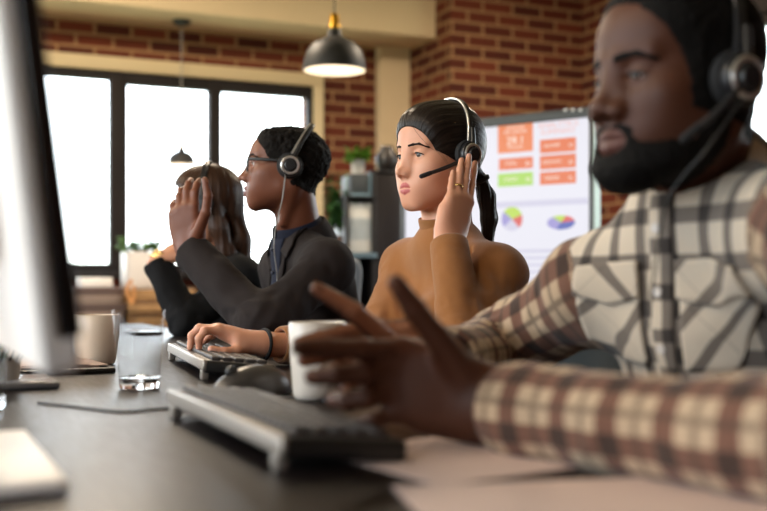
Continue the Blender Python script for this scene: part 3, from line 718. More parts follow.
    kn.set(Base_Color=kn.mix(kn.math('MULTIPLY', n2, .5), kn.mix(n1, hexc('a8713f'), hexc('7d4e28')), hexc('8a5830')), Roughness=.92); kn.b.inputs['Sheen Weight'].default_value = .25; kn.b.inputs['Specular IOR Level'].default_value = .15; kn.bump(kn.math('ADD', n1, kn.math('MULTIPLY', n2, .6)), .7, .0016)
    sw, segs, chh = garment(J, 'sweater', kn.m, o, dict(waist=.112, chest=.118, nbase=.062, sh=.049, el=.045, cf=.0335, trap=.030, flat=1.32, cufflenR=-.036), .0042, None,
                       extra=[(el(ch + F_ * .095 + Lx * .066 - UP * .012, (.064, .064, .064)), .05), (el(ch + F_ * .095 - Lx * .074 - UP * .012, (.066, .066, .064)), .05)], folds=.0060, body_folds=.0028)
    ax = nrm(J['head'] - J['nb'])
    lathe_ring('turtleneck', J['nb'] - ax * .004, ax, [(.060, -.032), (.0605, -.012), (.0545, .004), (.0525, .020), (.0535, .034), (.0525, .0385), (.0500, .039), (.0485, .034), (.048, .0), (.048, -.032)], kn.m, o, 56, 1.02, F_)
    for s in 'LR':
        d = nrm(J['wr' + s] - J['el' + s]); lathe_ring('cuff', J['wr' + s] - d * (.002 if s == 'L' else .036), d, [(.0320, -.055), (.0352, -.048), (.0358, -.025), (.0352, -.003), (.0335, .0), (.0305, .0), (.030, -.05)], kn.m, o, 40)
    headset(M, 'black and silver headset worn by the woman in the camel turtleneck', MAT, .0835, .1275, -.010, -.030, local_at(M, 425, 175, -.085), -.002)
    # ring and wristband
    f = HL[1][2]; c = f[0] + (f[1] - f[0]) * .62; d = nrm(f[1] - f[0])
    rg_ = lathe_ring('finger_ring', c, d, [(.0083, -.002), (.0098, -.0018), (.0100, 0), (.0098, .0018), (.0083, .002), (.0080, 0)], MAT['gold'], None, 32); tag(rg_, 'gold ring on the raised hand of the woman in the camel turtleneck', 'ring')
    d = nrm(dR); wb = lathe_ring('wristband', J['wrR'] - d * .004, nrm(J['wrR'] - J['elR'] + dR * .5), [(.0265, -.0032), (.0312, -.003), (.0318, 0), (.0312, .003), (.0265, .0032)], MAT['foam'], None, 36, .97, UP); tag(wb, 'thin black wristband on the typing hand of the woman', 'wristband')
    trousers(J, MAT['jeans'], o, .9); shoes(J, MAT['shoe'], o); return J

# =================================================================== man with glasses in the dark blazer
def curls(g, amp, f): return amp * (vnoise(g, f) + .6 * vnoise(g + 3, f * 2.1))
def short_hair(HF, M, mat, parent, thick, hairline, nape, bumps, f, h=None, name='hair', side=.35):
    G = HF.copy(); g = G.all(); reg = np.maximum(hairline(g), nape(g)) + .0022 * vnoise(g, 330) + .0012 * vnoise(g, 140); tp = np.clip(-reg / .03, 0, 1); t = thick(g) * (.12 + .88 * tp)
    G.V = np.maximum(np.maximum(HF.V - t - curls(g, 1.0, f) * bumps * tp, reg), -HF.V - .008).astype(np.float32)
    p, q = G.mesh(0); return link(name, mk_mesh(name, xf(M, p), q), mat, parent)
def glasses(M, mats, label):
    Mh = Matrix(M.tolist()); root = empty('eyeglasses', Mh @ Vector((0, .098, -.002)), 0, label, 'glasses')
    for s in (-1, 1):
        loop = []; n = 40
        for i in range(n + 1):
            a = 2 * math.pi * i / n; cx, cz = math.cos(a), math.sin(a); rx = .0225 * abs(cx) ** .7 * (1 if cx > 0 else -1); rz = .0175 * abs(cz) ** .7 * (1 if cz > 0 else -1)
            loop.append((s * .033 + rx, .0985 - .004 * abs(rx * s + .033) / .05, -.002 + rz))
        b = MB(Mh); b.tube(loop, .0016, 8); rim = b.build('rim', mats['black'], root)
        b = MB(Mh); bb = bmesh.new(); vs = [bb.verts.new(p) for p in loop[:-1]]; bb.faces.new(vs); bmesh.ops.solidify(bb, geom=bb.faces[:], thickness=.0012); b._merge(bb); b.build('lens', mats['glass'], rim)
        b = MB(Mh); b.tube([(s * .0545, .097, .008), (s * .064, .090, .0085), (s * .0735, .060, .0085), (s * .0785, .020, .0085), (s * .0800, -.008, .007), (s * .0790, -.022, -.008)], [.0024, .0030, .0033, .0032, .0028, .0018], 10, (1.3, .6)); b.build('temple', mats['black'], root)
    b = MB(Mh); b.tube(spline([(-.0115, .0985, .003), (0, .1005, .006), (.0115, .0985, .003)], 6), .0017, 8); b.build('bridge', mats['black'], root)
    return root
def build_glasses_man():
    J = dict(F=ang(204), nb=at(299, 229, 2.66), pel=A3(-.105, 2.72, .55), shL=at(327, 268, 2.48), shR=at(284, 268, 2.84), elL=at(262, 326, 2.30), wrL=at(190, 249, 2.44), elR=A3(-.27, 2.90, .72), wrR=A3(-.43, 2.78, .64))
    M = head_matrix(at(285, 167.5, 2.62), ang(187), .07, .0, .955); J['head'] = M[:3, 3] + A3(0, 0, -.03); legs(J)
    P = dict(crown=.022, jaw=1.0, nose=1.12, lip=1.12, cheek=1.0, mouth=1.05, hs=1.0, hh=.0020, noears=0, nz=-.001)
    nb_l = xf(inv(M), J['nb'][None])[0]; HF = make_head_field(P, nb_l, .0018, .054)
    d = at(184, 208, 2.44) - J['wrL']
    HL = hand_prims(J['wrL'], d, A3(.22, .97, 0), A3(.97, -.22, 0), 1.0, curl=[(.25, .40, .3), (.3, .45, .3), (.4, .5, .35), (.5, .6, .4)], thumb=[at(197, 234, 2.42), at(206, 212, 2.39), at(208, 196, 2.385), at(205, 180, 2.385)])
    dR = J['wrR'] - J['elR']; HR = hand_prims(J['wrR'], dR, A3(.2, 0, -1), A3(0, -1, 0), 1.0, curl=[(.4, .5, .4)] * 4)
    P['palms'] = [A3(.22, .97, 0), A3(0, 0, -1)]
    sk = skin_mat('deep_brown_skin', hexc('7c4c38'), hexc('603828'), hexc('70403a'), palm=hexc('b07f66'), nail=hexc('a87862'), sss=.08)
    o = person_body(J, M, HF, [('L', HL), ('R', HR)], P, sk, 'man with glasses in a dark blazer holding up one open hand', .98)
    eyes(M, o, (0, 1, .02)); bm_ = fuzz_mat('black_curls', (.010, .008, .007)); brows(HF, M, bm_, o, 1.0)
    def hl(g): f = prim_d(el((0, .114, -.034), (.110, .106, .108)), g); return -f
    def np_(g):
        y = g[..., 1]; t = np.clip((y + .020) / .032, 0, 1); t = t * t * (3 - 2 * t); return np.maximum(((-.045 + .25 * y) * (1 - t) + .012 * t - g[..., 2]) * .7, -prim_d(el((-.08, -.008, -.010), (.03, .020, .030)), g))
    short_hair(HF, M, bm_, o, lambda g: .0075 + .005 * np.clip((g[..., 2] - .01) / .08, 0, 1), hl, np_, .0034, 110)
    sb = HF.copy(); g = HF.all()         # stubble along the jaw
    bl = cloth_mat('charcoal_blazer_wool', hexc('2f2827'), hexc('1a1615'), 500, .9, .5, .0012, .0); nv = cloth_mat('navy_shirt_cotton', (.012, .016, .034), (.007, .009, .020), 600, .85, .4, .001, .0)
    F_ = J['F']; Lx = np.cross(UP, F_)
    ga, segs, ch = garment(J, 'blazer', bl, o, dict(waist=.125, chest=.126, nbase=.062, sh=.055, el=.052, cf=.041, trap=.052, flat=1.28, cufflen=-.004), .0048, .062, folds=.0085, body_folds=.0035)
    bv = bvh_of(ga); nb = J['nb']
    ax = nrm(J['head'] - nb)
    collar('shirt_collar', nb - ax * .022 + F_ * .004, ax, F_, nv, o, .056, .040, .040, .30, 1.25, 1.5)
    V0 = nb + F_ * .065 - UP * .03; Vb = ch + F_ * .125 - UP * .10
    patch('shirt_front', bv, [V0 + Lx * .050 + UP * .02, V0 - Lx * .050 + UP * .02, Vb - Lx * .012, Vb + Lx * .012], nv, o, 10, 22, .0025, .003)
    for g_ in (1, -1):
        patch('lapel', bv, [nb + Lx * g_ * .058 + UP * .012 - F_ * .012, nb + Lx * g_ * .082 - UP * .014 + F_ * .03, Vb + Lx * g_ * .020, Vb + Lx * g_ * .002], bl, o, 8, 22, .0075, .005)
        patch('lapel_notch', bv, [nb + Lx * g_ * .070 - UP * .01 + F_ * .02, nb + Lx * g_ * .100 - UP * .045 + F_ * .05, nb + Lx * g_ * .082 - UP * .075 + F_ * .07, nb + Lx * g_ * .052 - UP * .055 + F_ * .075], bl, o, 8, 8, .0095, .004)
    collar('blazer_collar', nb - ax * .034 - F_ * .002, ax, F_, bl, o, .064, .044, .060, .62, 1.26, 1.0, drop=.020, thick=.005)
    for k in range(3):
        p = V0 * (1 - .25 * k - .1) + Vb * (.25 * k + .1); co, no, _, _ = bv.find_nearest(Vector(p.tolist())); b = MB(); b.sphere(np.array(co) + np.array(no) * .006, .0045, 14, 8); b.build('shirt_button', plain('navy_button', (.03, .035, .06), .3), o)
    headset(M, 'black and silver headset worn by the man with glasses', MAT, .0865, .1125, -.010, -.052, None, -.004,
            cable=[xf(M, A3(-.106, .0, -.030)[None])[0], at(282, 200, 2.50), at(276, 225, 2.47), at(274, 248, 2.46), at(277, 275, 2.46), at(276, 300, 2.44)])
    glasses(M, MAT, 'black framed glasses on the man in the dark blazer')
    trousers(J, MAT['jeans'], o); shoes(J, MAT['shoe'], o); return J
def glass_mat(name, tint=(1, 1, 1), rough=0.0, ior=1.45):
    t = NT(name); t.set(Base_Color=tint, Roughness=rough, IOR=ior); t.b.inputs['Transmission Weight'].default_value = 1.0; return t.m

# =================================================================== long haired woman at the far seat
def build_far_woman():
    J = dict(F=ang(186), nb=at(222, 248, 3.24), pel=A3(-.40, 3.24, .55), shL=at(243, 278, 3.08), shR=at(212, 275, 3.38), elL=at(186, 322, 2.96), wrL=at(157, 262, 3.0), elR=A3(-.42, 3.46, .74), wrR=A3(-.62, 3.40, .655))
    M = head_matrix(at(207, 204, 3.2), ang(178), -.04, .0, .96); J['head'] = M[:3, 3] + A3(0, 0, -.03); legs(J, .085)
    P = dict(fem=1, jaw=.93, nose=.9, lip=.9, mouth=.9, noears=1, hs=.95, hh=.0022, hslim=.88)
    nb_l = xf(inv(M), J['nb'][None])[0]; HF = make_head_field(P, nb_l, .0020, .048)
    d = at(178, 248, 3.02) - J['wrL']
    HL = hand_prims(J['wrL'], d, A3(.25, .3, -1), A3(.3, -1, -.3), .95, slim=.88, curl=[(.5, .5, .3), (.55, .55, .35), (.6, .6, .4), (.65, .6, .4)])
    HR = hand_prims(J['wrR'], J['wrR'] - J['elR'], A3(0, 0, -1), A3(0, -1, 0), .95, slim=.88, curl=[(.3, .4, .3)] * 4)
    P['palms'] = [A3(.25, .3, -1), A3(0, 0, -1)]
    sk = skin_mat('warm_tan_skin', hexc('c08a6c'), hexc('a86e52'), hexc('a05548'), nail=hexc('cc9a84'), sss=.12)
    o = person_body(J, M, HF, [('L', HL), ('R', HR)], P, sk, 'woman with long brown hair in a black jacket resting her chin on a bent hand', .84)
    eyes(M, o); bm_ = fuzz_mat('brown_brow', (.03, .018, .012)); brows(HF, M, bm_, o, .8)
    g0 = Field((-.13, -.17, -.36), (.13, .14, .14), .0024); g = g0.all(); inb = (g[..., 2] > HF.lo[2]); hv = np.where(inb, sample(HF, g), .1)
    face = prim_d(el((0, .104, -.040), (.105, .100, .108)), g); az = np.arctan2(g[..., 0], g[..., 1] + .02)
    strk = vnoise(np.stack([az * 14, g[..., 2] * 5, az * 0], -1), 1.0) * .003
    g0.V = np.maximum(np.maximum(hv - .010 - .5 * strk, -face), np.maximum(-.03 - g[..., 2], -.9)).astype(np.float32)
    for s in (-1, 1):
        cur = [(s * .062, -.030, -.010), (s * .066, -.045, -.08), (s * .062, -.065, -.16), (s * .050, -.085, -.25), (s * .040, -.095, -.33)]
        for i in range(4): g0.add(rc(A3(*cur[i]), A3(*cur[i + 1]), (.024, .027, .026, .022)[i], (.027, .026, .022, .006)[i], ((1, 0, 0), 1.35)), .02)
    for i, (y0, y1) in enumerate(((-.085, -.105), (-.105, -.115), (-.115, -.115))): g0.add(rc(A3(0, y0, -.02 - .1 * i), A3(0, y1, -.12 - .1 * i), .036 - .004 * i, .032 - .008 * i, ((0, 1, 0), 1.3)), .03)
    m = np.abs(g0.V) < .03; g0.V[m] += strk[m].astype(np.float32)
    p, q = g0.mesh(1); hm = hair_mat('chestnut_hair', (.018, .008, .005), (.075, .035, .020), .36, 60); ho = link('hair', mk_mesh('hair', xf(M, p), q), hm, o); L = p; attr(ho.data, 'flow', np.arctan2(L[:, 0], L[:, 1] + .02) * .35); attr(ho.data, 'run', L[:, 2] * 3)
    jk = cloth_mat('black_jacket_cloth', (.007, .0065, .007), (.004, .0038, .004), 600, .85, .4, .001, .0)
    F_ = J['F']; Lx = np.cross(UP, F_)
    ga, segs, ch = garment(J, 'jacket', jk, o, dict(waist=.112, chest=.116, nbase=.062, sh=.048, el=.046, cf=.040, trap=.026, flat=1.3), .0055, .056, folds=.007, body_folds=.003)
    ax = nrm(J['head'] - J['nb']); collar('jacket_collar', J['nb'] - ax * .02, ax, F_, jk, o, .056, .030, .042, .6, 1.25, 1.4, drop=.012, thick=.005)
    headset(M, 'black headset on the woman with long brown hair', dict(MAT, silver=MAT['black']), .0885, .130, -.004, -.008, None, -.004)
    dd = nrm(nrm(d) + nrm(J['wrL'] - J['elL']) * .3)
    for k in range(3):
        t = lathe_ring('bracelet', J['wrL'] + dd * (.004 + .009 * k), nrm(dd + A3(.1 * k - .1, 0, 0)), [(.027, -.0025), (.030, -.002), (.0305, .0), (.030, .002), (.027, .0025)], MAT['gold'], None, 32, .9, UP)
        tag(t, 'gold bangle on the wrist under the chin of the woman with long brown hair', 'bracelet', 'gold bangles of the woman in the black jacket')
    trousers(J, MAT['jeans'], o, .9); shoes(J, MAT['shoe'], o); return J
# =================================================================== bearded man in the check shirt
def build_shirt_man():
    J = dict(F=ang(216), nb=A3(.382, 1.275, 1.048), pel=A3(.475, 1.375, .55), shL=A3(.455, 1.07, .968), shR=at(597, 290, 1.42), elL=A3(.338, .745, .797), wrL=at(494, 408, 1.055), elR=A3(.165, 1.585, .806), wrR=A3(.070, 1.300, .812))
    M = head_matrix(at(676, 82, 1.2), ang(204), -.05, .0, .985); J['head'] = M[:3, 3] + A3(0, 0, -.03); legs(J, .095)
    P = dict(jaw=1.05, nose=1.28, lip=1.0, cheek=1.03, mouth=1.12, hs=1.10, hh=.0019, open=.72, droop=.0010)
    nb_l = xf(inv(M), J['nb'][None])[0]; HF = make_head_field(P, nb_l, .0017, .058)
    d = A3(-1, .05, .30)
    HL = hand_prims(J['wrL'], d, A3(0, 1, .05), UP, 1.10, tips=[at(299, 348, .985), at(312, 377, 1.03), at(334, 400, 1.06), at(362, 422, 1.075)], thumb=[at(462, 372, 1.045), at(437, 338, 1.025), at(414, 309, 1.01), at(396, 283, 1.0)])
    dR = A3(-.85, -.45, .17)
    HR = hand_prims(J['wrR'], dR, A3(.45, -.85, .0), UP, 1.08, tips=[at(299, 343, 1.19), at(304, 360, 1.20), at(322, 374, 1.21), at(346, 388, 1.22)], thumb=[at(424, 353, 1.255), at(393, 345, 1.215), at(354, 312, 1.19), at(317, 289, 1.18)])
    P['palms'] = [A3(0, 1, .05), A3(.45, -.85, 0)]
    sk = skin_mat('dark_brown_skin', hexc('543021'), hexc('3c2114'), hexc('553029'), palm=hexc('a06e55'), nail=hexc('6e4736'), sss=.06, rough=.52)
    o = person_body(J, M, HF, [('L', HL), ('R', HR)], P, sk, 'bearded man in a check shirt gesturing with both hands over the desk', 1.02)
    eyes(M, o, (-.25, 1, -.16)); bm_ = fuzz_mat('black_short_hair', (.007, .006, .0055)); brows(HF, M, bm_, o, 1.25); lashes(M, o, MAT['foam'], .0010, .08, .72)
    def hl(g): f = prim_d(el((0, .110, -.030), (.106, .097, .121)), g); return -f
    def np_(g): return np.maximum((-.050 + .25 * g[..., 1]) - g[..., 2], -prim_d(el((-.08, -.010, -.010), (.03, .020, .032)), g))
    short_hair(HF, M, bm_, o, lambda g: .0055 + .003 * np.clip((g[..., 2] - .02) / .06, 0, 1), hl, np_, .0010, 230)
    # beard: a band along the jaw, round the mouth, fading up the sideburn
    G = HF.copy(); g = G.all(); x, y, z = np.abs(g[..., 0]), g[..., 1], g[..., 2]
    up = z - (-.073 + .069 * np.clip((.034 - y) / .036, 0, 1)); jawb = np.maximum(up, -.012 - y)
    jawb = np.maximum(jawb, (-.128 - z)); mouth = prim_d(el((0, .097, -.0695), (.0270, .03, .0150)), g); must = np.maximum(prim_d(el((0, .085, -.0590), (.034, .05, .0100)), g), z + .0510)
    goat = prim_d(el((0, .085, -.076), (.037, .05, .024)), g); reg = np.minimum(np.minimum(jawb, must), goat); reg = np.maximum(reg, -mouth) + .0018 * vnoise(g, 330) + .0012 * vnoise(g, 140); tp = np.clip(-reg / .030, 0, 1); chin = np.clip((y - .02) / .05, 0, 1) * np.clip((-.066 - z) / .03, 0, 1)
    G.V = np.maximum(np.maximum(HF.V - (.0006 + .0050 * tp + .008 * chin) - curls(g, .0009, 260), reg), -HF.V - .006).astype(np.float32)
    p, q = G.mesh(0); link('beard', mk_mesh('beard', xf(M, p), q), bm_, o)
    # shirt: one cloth on the body, another check on the sleeves
    cream, dark = hexc('d6c8b5'), hexc('2a2626')
    body_m = plaid_mat('cream_black_check', cream, (.022, .020, .022), hexc('5e5652'), (.048, .054), (.1, .2), 0, None, (.36, .36))
    slv_m = plaid_mat('cream_rust_check', hexc('bda488'), hexc('2e1812'), hexc('5c2c21'), (.060, .058), (.0, .0), 0, hexc('33241e'), (.36, .36))
    bias_m = plaid_mat('cream_black_check_on_the_bias', cream, (.03, .027, .028), hexc('5a524e'), (.056, .056), (.3, .15), math.radians(45), None, (.28, .0))
    F_ = J['F']; Lx = np.cross(UP, F_)
    ga, segs, ch = garment(J, 'shirt', [body_m, slv_m], o, dict(waist=.148, chest=.140, nbase=.072, sh=.062, el=.049, cf=.0415, trap=.056, flat=1.34, cufflen=-.020), .0046, .066, folds=.0085, body_folds=.0040)
    me = ga.data; C = coords(me); best = {}; U = (C - ch) @ Lx; V = C[:, 2].copy(); tor = np.full(len(C), .012)
    sid = np.zeros(len(C), bool)
    for s in 'LR':
        a = J['sh' + s]; b_ = J['el' + s]; w = J['wr' + s]; inn = a - (ch + (a - ch) * .4); a2 = a + nrm(b_ - a) * .015
        dd, idx, al, an = arm_coord(C, [(a2, b_, .064), (b_, w, .046)]); out = ((C - a) @ nrm(a - J['nb'] + (b_ - a) * .25)) > -.035
        m = (dd < .022) & out; U[m] = al[m]; V[m] = (an * .046)[m]; sid |= m
    uv_set(me, U, V); pv = np.empty(len(me.polygons) * 4, np.int32); me.polygons.foreach_get('vertices', pv); me.polygons.foreach_set('material_index', sid[pv.reshape(-1, 4)].any(1).astype(np.int32))
    bv = bvh_of(ga); nb = J['nb']; ax = nrm(J['head'] - nb); fr = F_ * .16
    uvb = lambda u, v: (u, v)
    pl = patch('placket', bv, [nb + F_ * .075 + Lx * .016 - UP * .035, nb + F_ * .075 - Lx * .016 - UP * .035, ch + F_ * .15 - Lx * .016 - UP * .26, ch + F_ * .15 + Lx * .016 - UP * .26], body_m, o, 6, 40, .004, .003, lambda u, v: (u + .012, v * 1.0 + .01))
    bt = plain('pearl_button', (.75, .70, .66), .25)
    for k in range(4):
        p = nb + F_ * .12 - UP * (.075 + .075 * k); co, no, _, _ = bv.find_nearest(Vector((ch + F_ * .15 + UP * (p[2] - ch[2])).tolist())); Rm = Vector(no).to_track_quat('Z', 'Y').to_matrix().to_4x4(); b = MB(Matrix.Translation(Vector(co) + Vector(no) * .0045) @ Rm)
        b.lathe([(0, 0), (.0058, 0), (.0062, .0012), (.0052, .0024), (.0035, .0018), (0, .0018)], 24); b.build('button', bt, o)
    for g_ in (1, -1):
        c0 = ch + F_ * .13 + Lx * g_ * .080 + UP * .035
        patch('pocket', bv, [c0 + Lx * .047, c0 - Lx * .047, c0 - Lx * .046 - UP * .125, c0 + Lx * .046 - UP * .125], bias_m, o, 14, 16, .005, .003, lambda u, v: (u + .3, v))
        patch('pocket_flap', bv, [c0 + Lx * .050 + UP * .012, c0 - Lx * .050 + UP * .012, c0 - Lx * .050 - UP * .030, c0 + Lx * .050 - UP * .030], bias_m, o, 20, 10, .0095, .004, lambda u, v: (u * (1 if g_ > 0 else -1), v),
              shape=lambda a, b: (a, b * (1 + .35 * (1 - abs(2 * a - 1)))))
    collar('collar', nb - ax * .026 + F_ * .006, ax, F_, body_m, o, .063, .050, .068, .30, 1.34, 1.5, drop=.014)
    for s in 'LR':
        d_ = nrm(J['wr' + s] - J['el' + s]); c_ = lathe_ring('cuff', J['wr' + s] - d_ * .018, d_, [(.0395, -.062), (.0440, -.060), (.0448, -.030), (.0442, -.003), (.0425, .0), (.0385, .0), (.038, -.05)], slv_m, o, 48)
        Cc = coords(c_.data); _, _, al, an = arm_coord(Cc, [(J['wr' + s] - d_ * .1, J['wr' + s] + d_ * .02, .04)]); uv_set(c_.data, al + .022, an * .046)
    headset(M, 'black headset with a silver ring worn by the bearded man', dict(MAT, cable=MAT['blackcable'], trim=MAT['black']), 0.0815, .1285, -.010, -.035, local_at(M, 690, 134, -.084), -.012,
            cable=[xf(M, A3(-.106, .0, -.034)[None])[0], at(706, 150, 1.09), at(684, 175, 1.11), at(668, 200, 1.125), at(659, 240, 1.10), at(652, 290, 1.085), at(648, 330, 1.08)])
    trousers(J, MAT['jeans'], o, 1.05); shoes(J, MAT['shoe'], o); return J
# ------------------------------------------------------------------ the room
def brick_mat(name):
    t = NT(name); o = t.uv()
    b = t.n('ShaderNodeTexBrick'); t.l(o, b.inputs['Vector']); b.inputs['Scale'].default_value = 1.0; b.offset = .5
    b.inputs['Brick Width'].default_value = .225; b.inputs['Row Height'].default_value = .078; b.inputs['Mortar Size'].default_value = .0105; b.inputs['Mortar Smooth'].default_value = .25; b.inputs['Bias'].default_value = -.1
    b.inputs['Color1'].default_value = rgba(hexc('713626')); b.inputs['Color2'].default_value = rgba(hexc('38191a')); b.inputs['Mortar'].default_value = rgba(hexc('a8845f'))
    n = t.noise(9, 4, o); n2 = t.noise(60, 4, o); c = t.mix(t.math('MULTIPLY', n, .5), b.outputs[0], t.mix(.5, b.outputs[0], hexc('7d4630'))); c = t.mix(t.math('MULTIPLY', n2, .35), c, hexc('4a2a20'))
    t.set(Base_Color=c, Roughness=.9); t.b.inputs['Specular IOR Level'].default_value = .15
    h = t.math('ADD', t.math('MULTIPLY', t.math('SUBTRACT', 1.0, b.outputs[1]), 1.0), t.math('MULTIPLY', n2, .3)); t.bump(h, .8, .008); return t.m
def plaster_mat(name, c, rough=.85):
    t = NT(name); n = t.noise(6, 4, t.obj()); f = t.noise(140, 3, t.obj()); t.set(Base_Color=t.mix(t.math('MULTIPLY', n, .35), c, tuple(v * .85 for v in c)), Roughness=rough); t.bump(f, .25, .002); return t.m
def wood_mat(name, c0, c1, rough=.35, scale=1.0, along=0, coat=0.0, bump=.12, joints=None):
    t = NT(name); o = t.obj(); sc = [14 * scale] * 3; sc[along] = .9 * scale; v = t.map(o, tuple(sc)); n = t.noise(2.2, 6, v, .6); fine = t.noise(16, 3, v, .6); d = t.math('ADD', t.math('MULTIPLY', n, .75), t.math('MULTIPLY', fine, .25))
    t.set(Base_Color=t.ramp(d, [(.3, c0), (.72, c1)]), Roughness=t.math('ADD', t.math('MULTIPLY', fine, .18), rough - .06)); t.b.inputs['Coat Weight'].default_value = coat; t.bump(d, bump, .002); return t.m
def wall(name, s0, s1, t0, t1, z0, z1, mat, holes=(), along='s'):
    """a wall as a solid with openings cut out; s and t are the room's axes"""
    segs = [(s0 if along == 's' else t0, s1 if along == 's' else t1, z0, z1)]
    for a0, a1, b0, b1 in holes:
        out = []
        for u0, u1, v0, v1 in segs:
            if a1 <= u0 or a0 >= u1 or b1 <= v0 or b0 >= v1: out.append((u0, u1, v0, v1)); continue
            if a0 > u0: out.append((u0, a0, v0, v1))
            if a1 < u1: out.append((a1, u1, v0, v1))
            m0, m1 = max(a0, u0), min(a1, u1)
            if b0 > v0: out.append((m0, m1, v0, b0))
            if b1 < v1: out.append((m0, m1, b1, v1))
        segs = out
    m = MB(ROOM)
    for u0, u1, v0, v1 in segs: m.box((u0, t0, v0) if along == 's' else (s0, u0, v0), (u1, t1, v1) if along == 's' else (s1, u1, v1))
    o = m.build(name, mat, None, False); me = o.data; Ri = ROOM.inverted(); lay = me.uv_layers.new(name='UVMap')
    for p in me.polygons:
        n = Ri.to_3x3() @ p.normal
        for li in p.loop_indices:
            c = Ri @ me.vertices[me.loops[li].vertex_index].co
            lay.data[li].uv = (c.x, c.z + .02) if abs(n.y) > .5 else ((c.y + .11, c.z + .02) if abs(n.x) > .5 else (c.x, c.y))
    return tag(o, kind='structure')
BR = brick_mat('red_brick'); CREAM = plaster_mat('cream_plaster', hexc('dac39e')); CEIL = plaster_mat('ceiling_plaster', hexc('cfc0a6')); DARKF = plain('dark_window_frame', hexc('1c1615'), .65, 0, 0, .25); TRIM = plaster_mat('cream_trim', hexc('d3bf98'), .6)
FLOOR = wood_mat('floor_boards', hexc('4a3628'), hexc('6d5240'), .4, .7, 1)
TW, TB, SR, SL, TN, ZC = 6.69, 6.03, 4.26, -2.7, -2.4, 2.95
WIN = [(-2.2, .50), (.56, 2.552)]        # openings in the far wall, beside each other
def room():
    m = MB(ROOM); m.box((SL - .2, TN - .2, -.1), (SR + .2, TW + .2, 0)); tag(m.build('floor', FLOOR, None, False), kind='structure')
    m = MB(ROOM); m.box((SL - .2, TN - .2, ZC), (SR + .2, TW + .2, ZC + .12)); tag(m.build('ceiling', CEIL, None, False), kind='structure')
    wall('wall_far', SL - .2, 3.25, TW, TW + .2, 0, ZC, BR, [(-1.6, .30, .94, 2.18), (.56, 2.552, .94, 2.18)])
    wall('wall_screen', 3.25, SR, TB, TW + .2, 0, ZC, BR)
    wall('wall_right', SR, SR + .07, TN, TW + .2, 0, ZC, BR, [(2.3, 4.66, .94, 2.32)], 't')
    wall('wall_left', SL - .2, SL, TN, TW, 0, ZC, CREAM, [(-1.9, .5, .85, 2.6), (.9, 3.9, .85, 2.6), (4.2, 6.2, .85, 2.6)], 't')  # openings out of view, added to let in light from the left
    wall('wall_near', SL - .2, SR + .2, TN - .2, TN, 0, ZC, BR)
    m = MB(ROOM); m.box((SL, 6.24, 2.485), (3.25, TW, ZC)); tag(m.build('beam', CREAM, None, False), kind='structure')
    m = MB(ROOM); m.box((3.02, TW - .07, 0), (3.25, TW, 2.485)); tag(m.build('pillar', CREAM, None, False), kind='structure')
    # windows: cream surround, dark frame, mullions
    def window(name, s0, s1, z0, z1, bars, M, surround=True, tops=None):
        m = MB(M); f = .055
        m.box((s0, -.02, z0), (s1, .05, z0 + .05), .004); m.box((s0, -.02, z1 - f), (s1, .05, z1), .004); m.box((s0, -.02, z0), (s0 + f, .05, z1), .004); m.box((s1 - .035, -.02, z0), (s1, .05, z1), .004)
        for b0, b1 in bars: m.box((b0, -.025, z0), (b1, .055, z1), .004)
        for a, b, z in tops or (): m.box((a, -.022, z), (b, .052, z1 - .01), .004)
        o = tag(m.build(name, DARKF, None), kind='structure')
        m = MB(M); m.box((s0 + .01, .012, z0 + .01), (s1 - .01, .018, z1 - .01)); m.build('pane', MAT['pane'], o, False)
        return o
    T = ROOM @ Matrix.Translation((0, TW, 0))
    window('window_1', .56, 2.552, .94, 2.18, [(1.215, 1.32), (1.842, 1.921)], T, tops=[(1.32, 1.842, 2.105), (1.921, 2.552, 2.105)])
    window('window_2', -1.6, .30, .94, 2.18, [(-.95, -.86), (-.34, -.25)], T)
    m = MB(T); m.box((-1.7, -.045, 2.18), (2.62, .01, 2.265), .004); m.box((2.552, -.045, .90), (2.62, .01, 2.18), .004); m.box((.30, -.045, .90), (.56, .01, 2.18), .004); tag(m.build('trim_1', TRIM, None), kind='structure')
    m = MB(T); m.box((-1.7, -.10, .895), (2.62, .02, .94), .006); tag(m.build('trim_2', DARKF, None), kind='structure')
    TR = ROOM @ Matrix.Translation((SR, 0, 0)) @ Matrix.Rotation(-math.pi / 2, 4, 'Z')
    window('window_3', -4.66, -2.3, .94, 2.32, [(-3.82, -3.72), (-3.1, -3.0)], TR)
    m = MB(TR); m.box((-4.72, -.04, 2.32), (-2.2, .01, 2.42), .004); m.box((-4.72, -.04, .88), (-4.66, .01, 2.32), .004); tag(m.build('trim_3', DARKF, None), kind='structure')
    TL = ROOM @ Matrix.Translation((SL, 0, 0)) @ Matrix.Rotation(math.pi / 2, 4, 'Z')
    for i, (a, b) in enumerate([(-1.9, .5), (.9, 3.9), (4.2, 6.2)]): window('window_%d' % (4 + i), a, b, .85, 2.6, [((a + b) / 2 - .04, (a + b) / 2 + .04)], TL)  # unseen left windows, added as side light on faces, desk and monitor
def thin_glass(name, f=1.0, tint=1.0):             # a single pane: lets light straight through, with a faint mirror reflection
    t = NT(name); tr = t.n('ShaderNodeBsdfTransparent'); tr.inputs[0].default_value = (tint, tint, tint, 1); gl = t.n('ShaderNodeBsdfGlossy'); gl.inputs['Roughness'].default_value = .0; mx = t.n('ShaderNodeMixShader'); fr = t.n('ShaderNodeLayerWeight'); fr.inputs['Blend'].default_value = .18
    t.l(t.math('MULTIPLY', t.math('ADD', t.math('POWER', fr.outputs[1], 3.5), .004), f * .55), mx.inputs[0]); t.l(tr.outputs[0], mx.inputs[1]); t.l(gl.outputs[0], mx.inputs[2]); t.l(mx.outputs[0], t.out.inputs[0]); return t.m
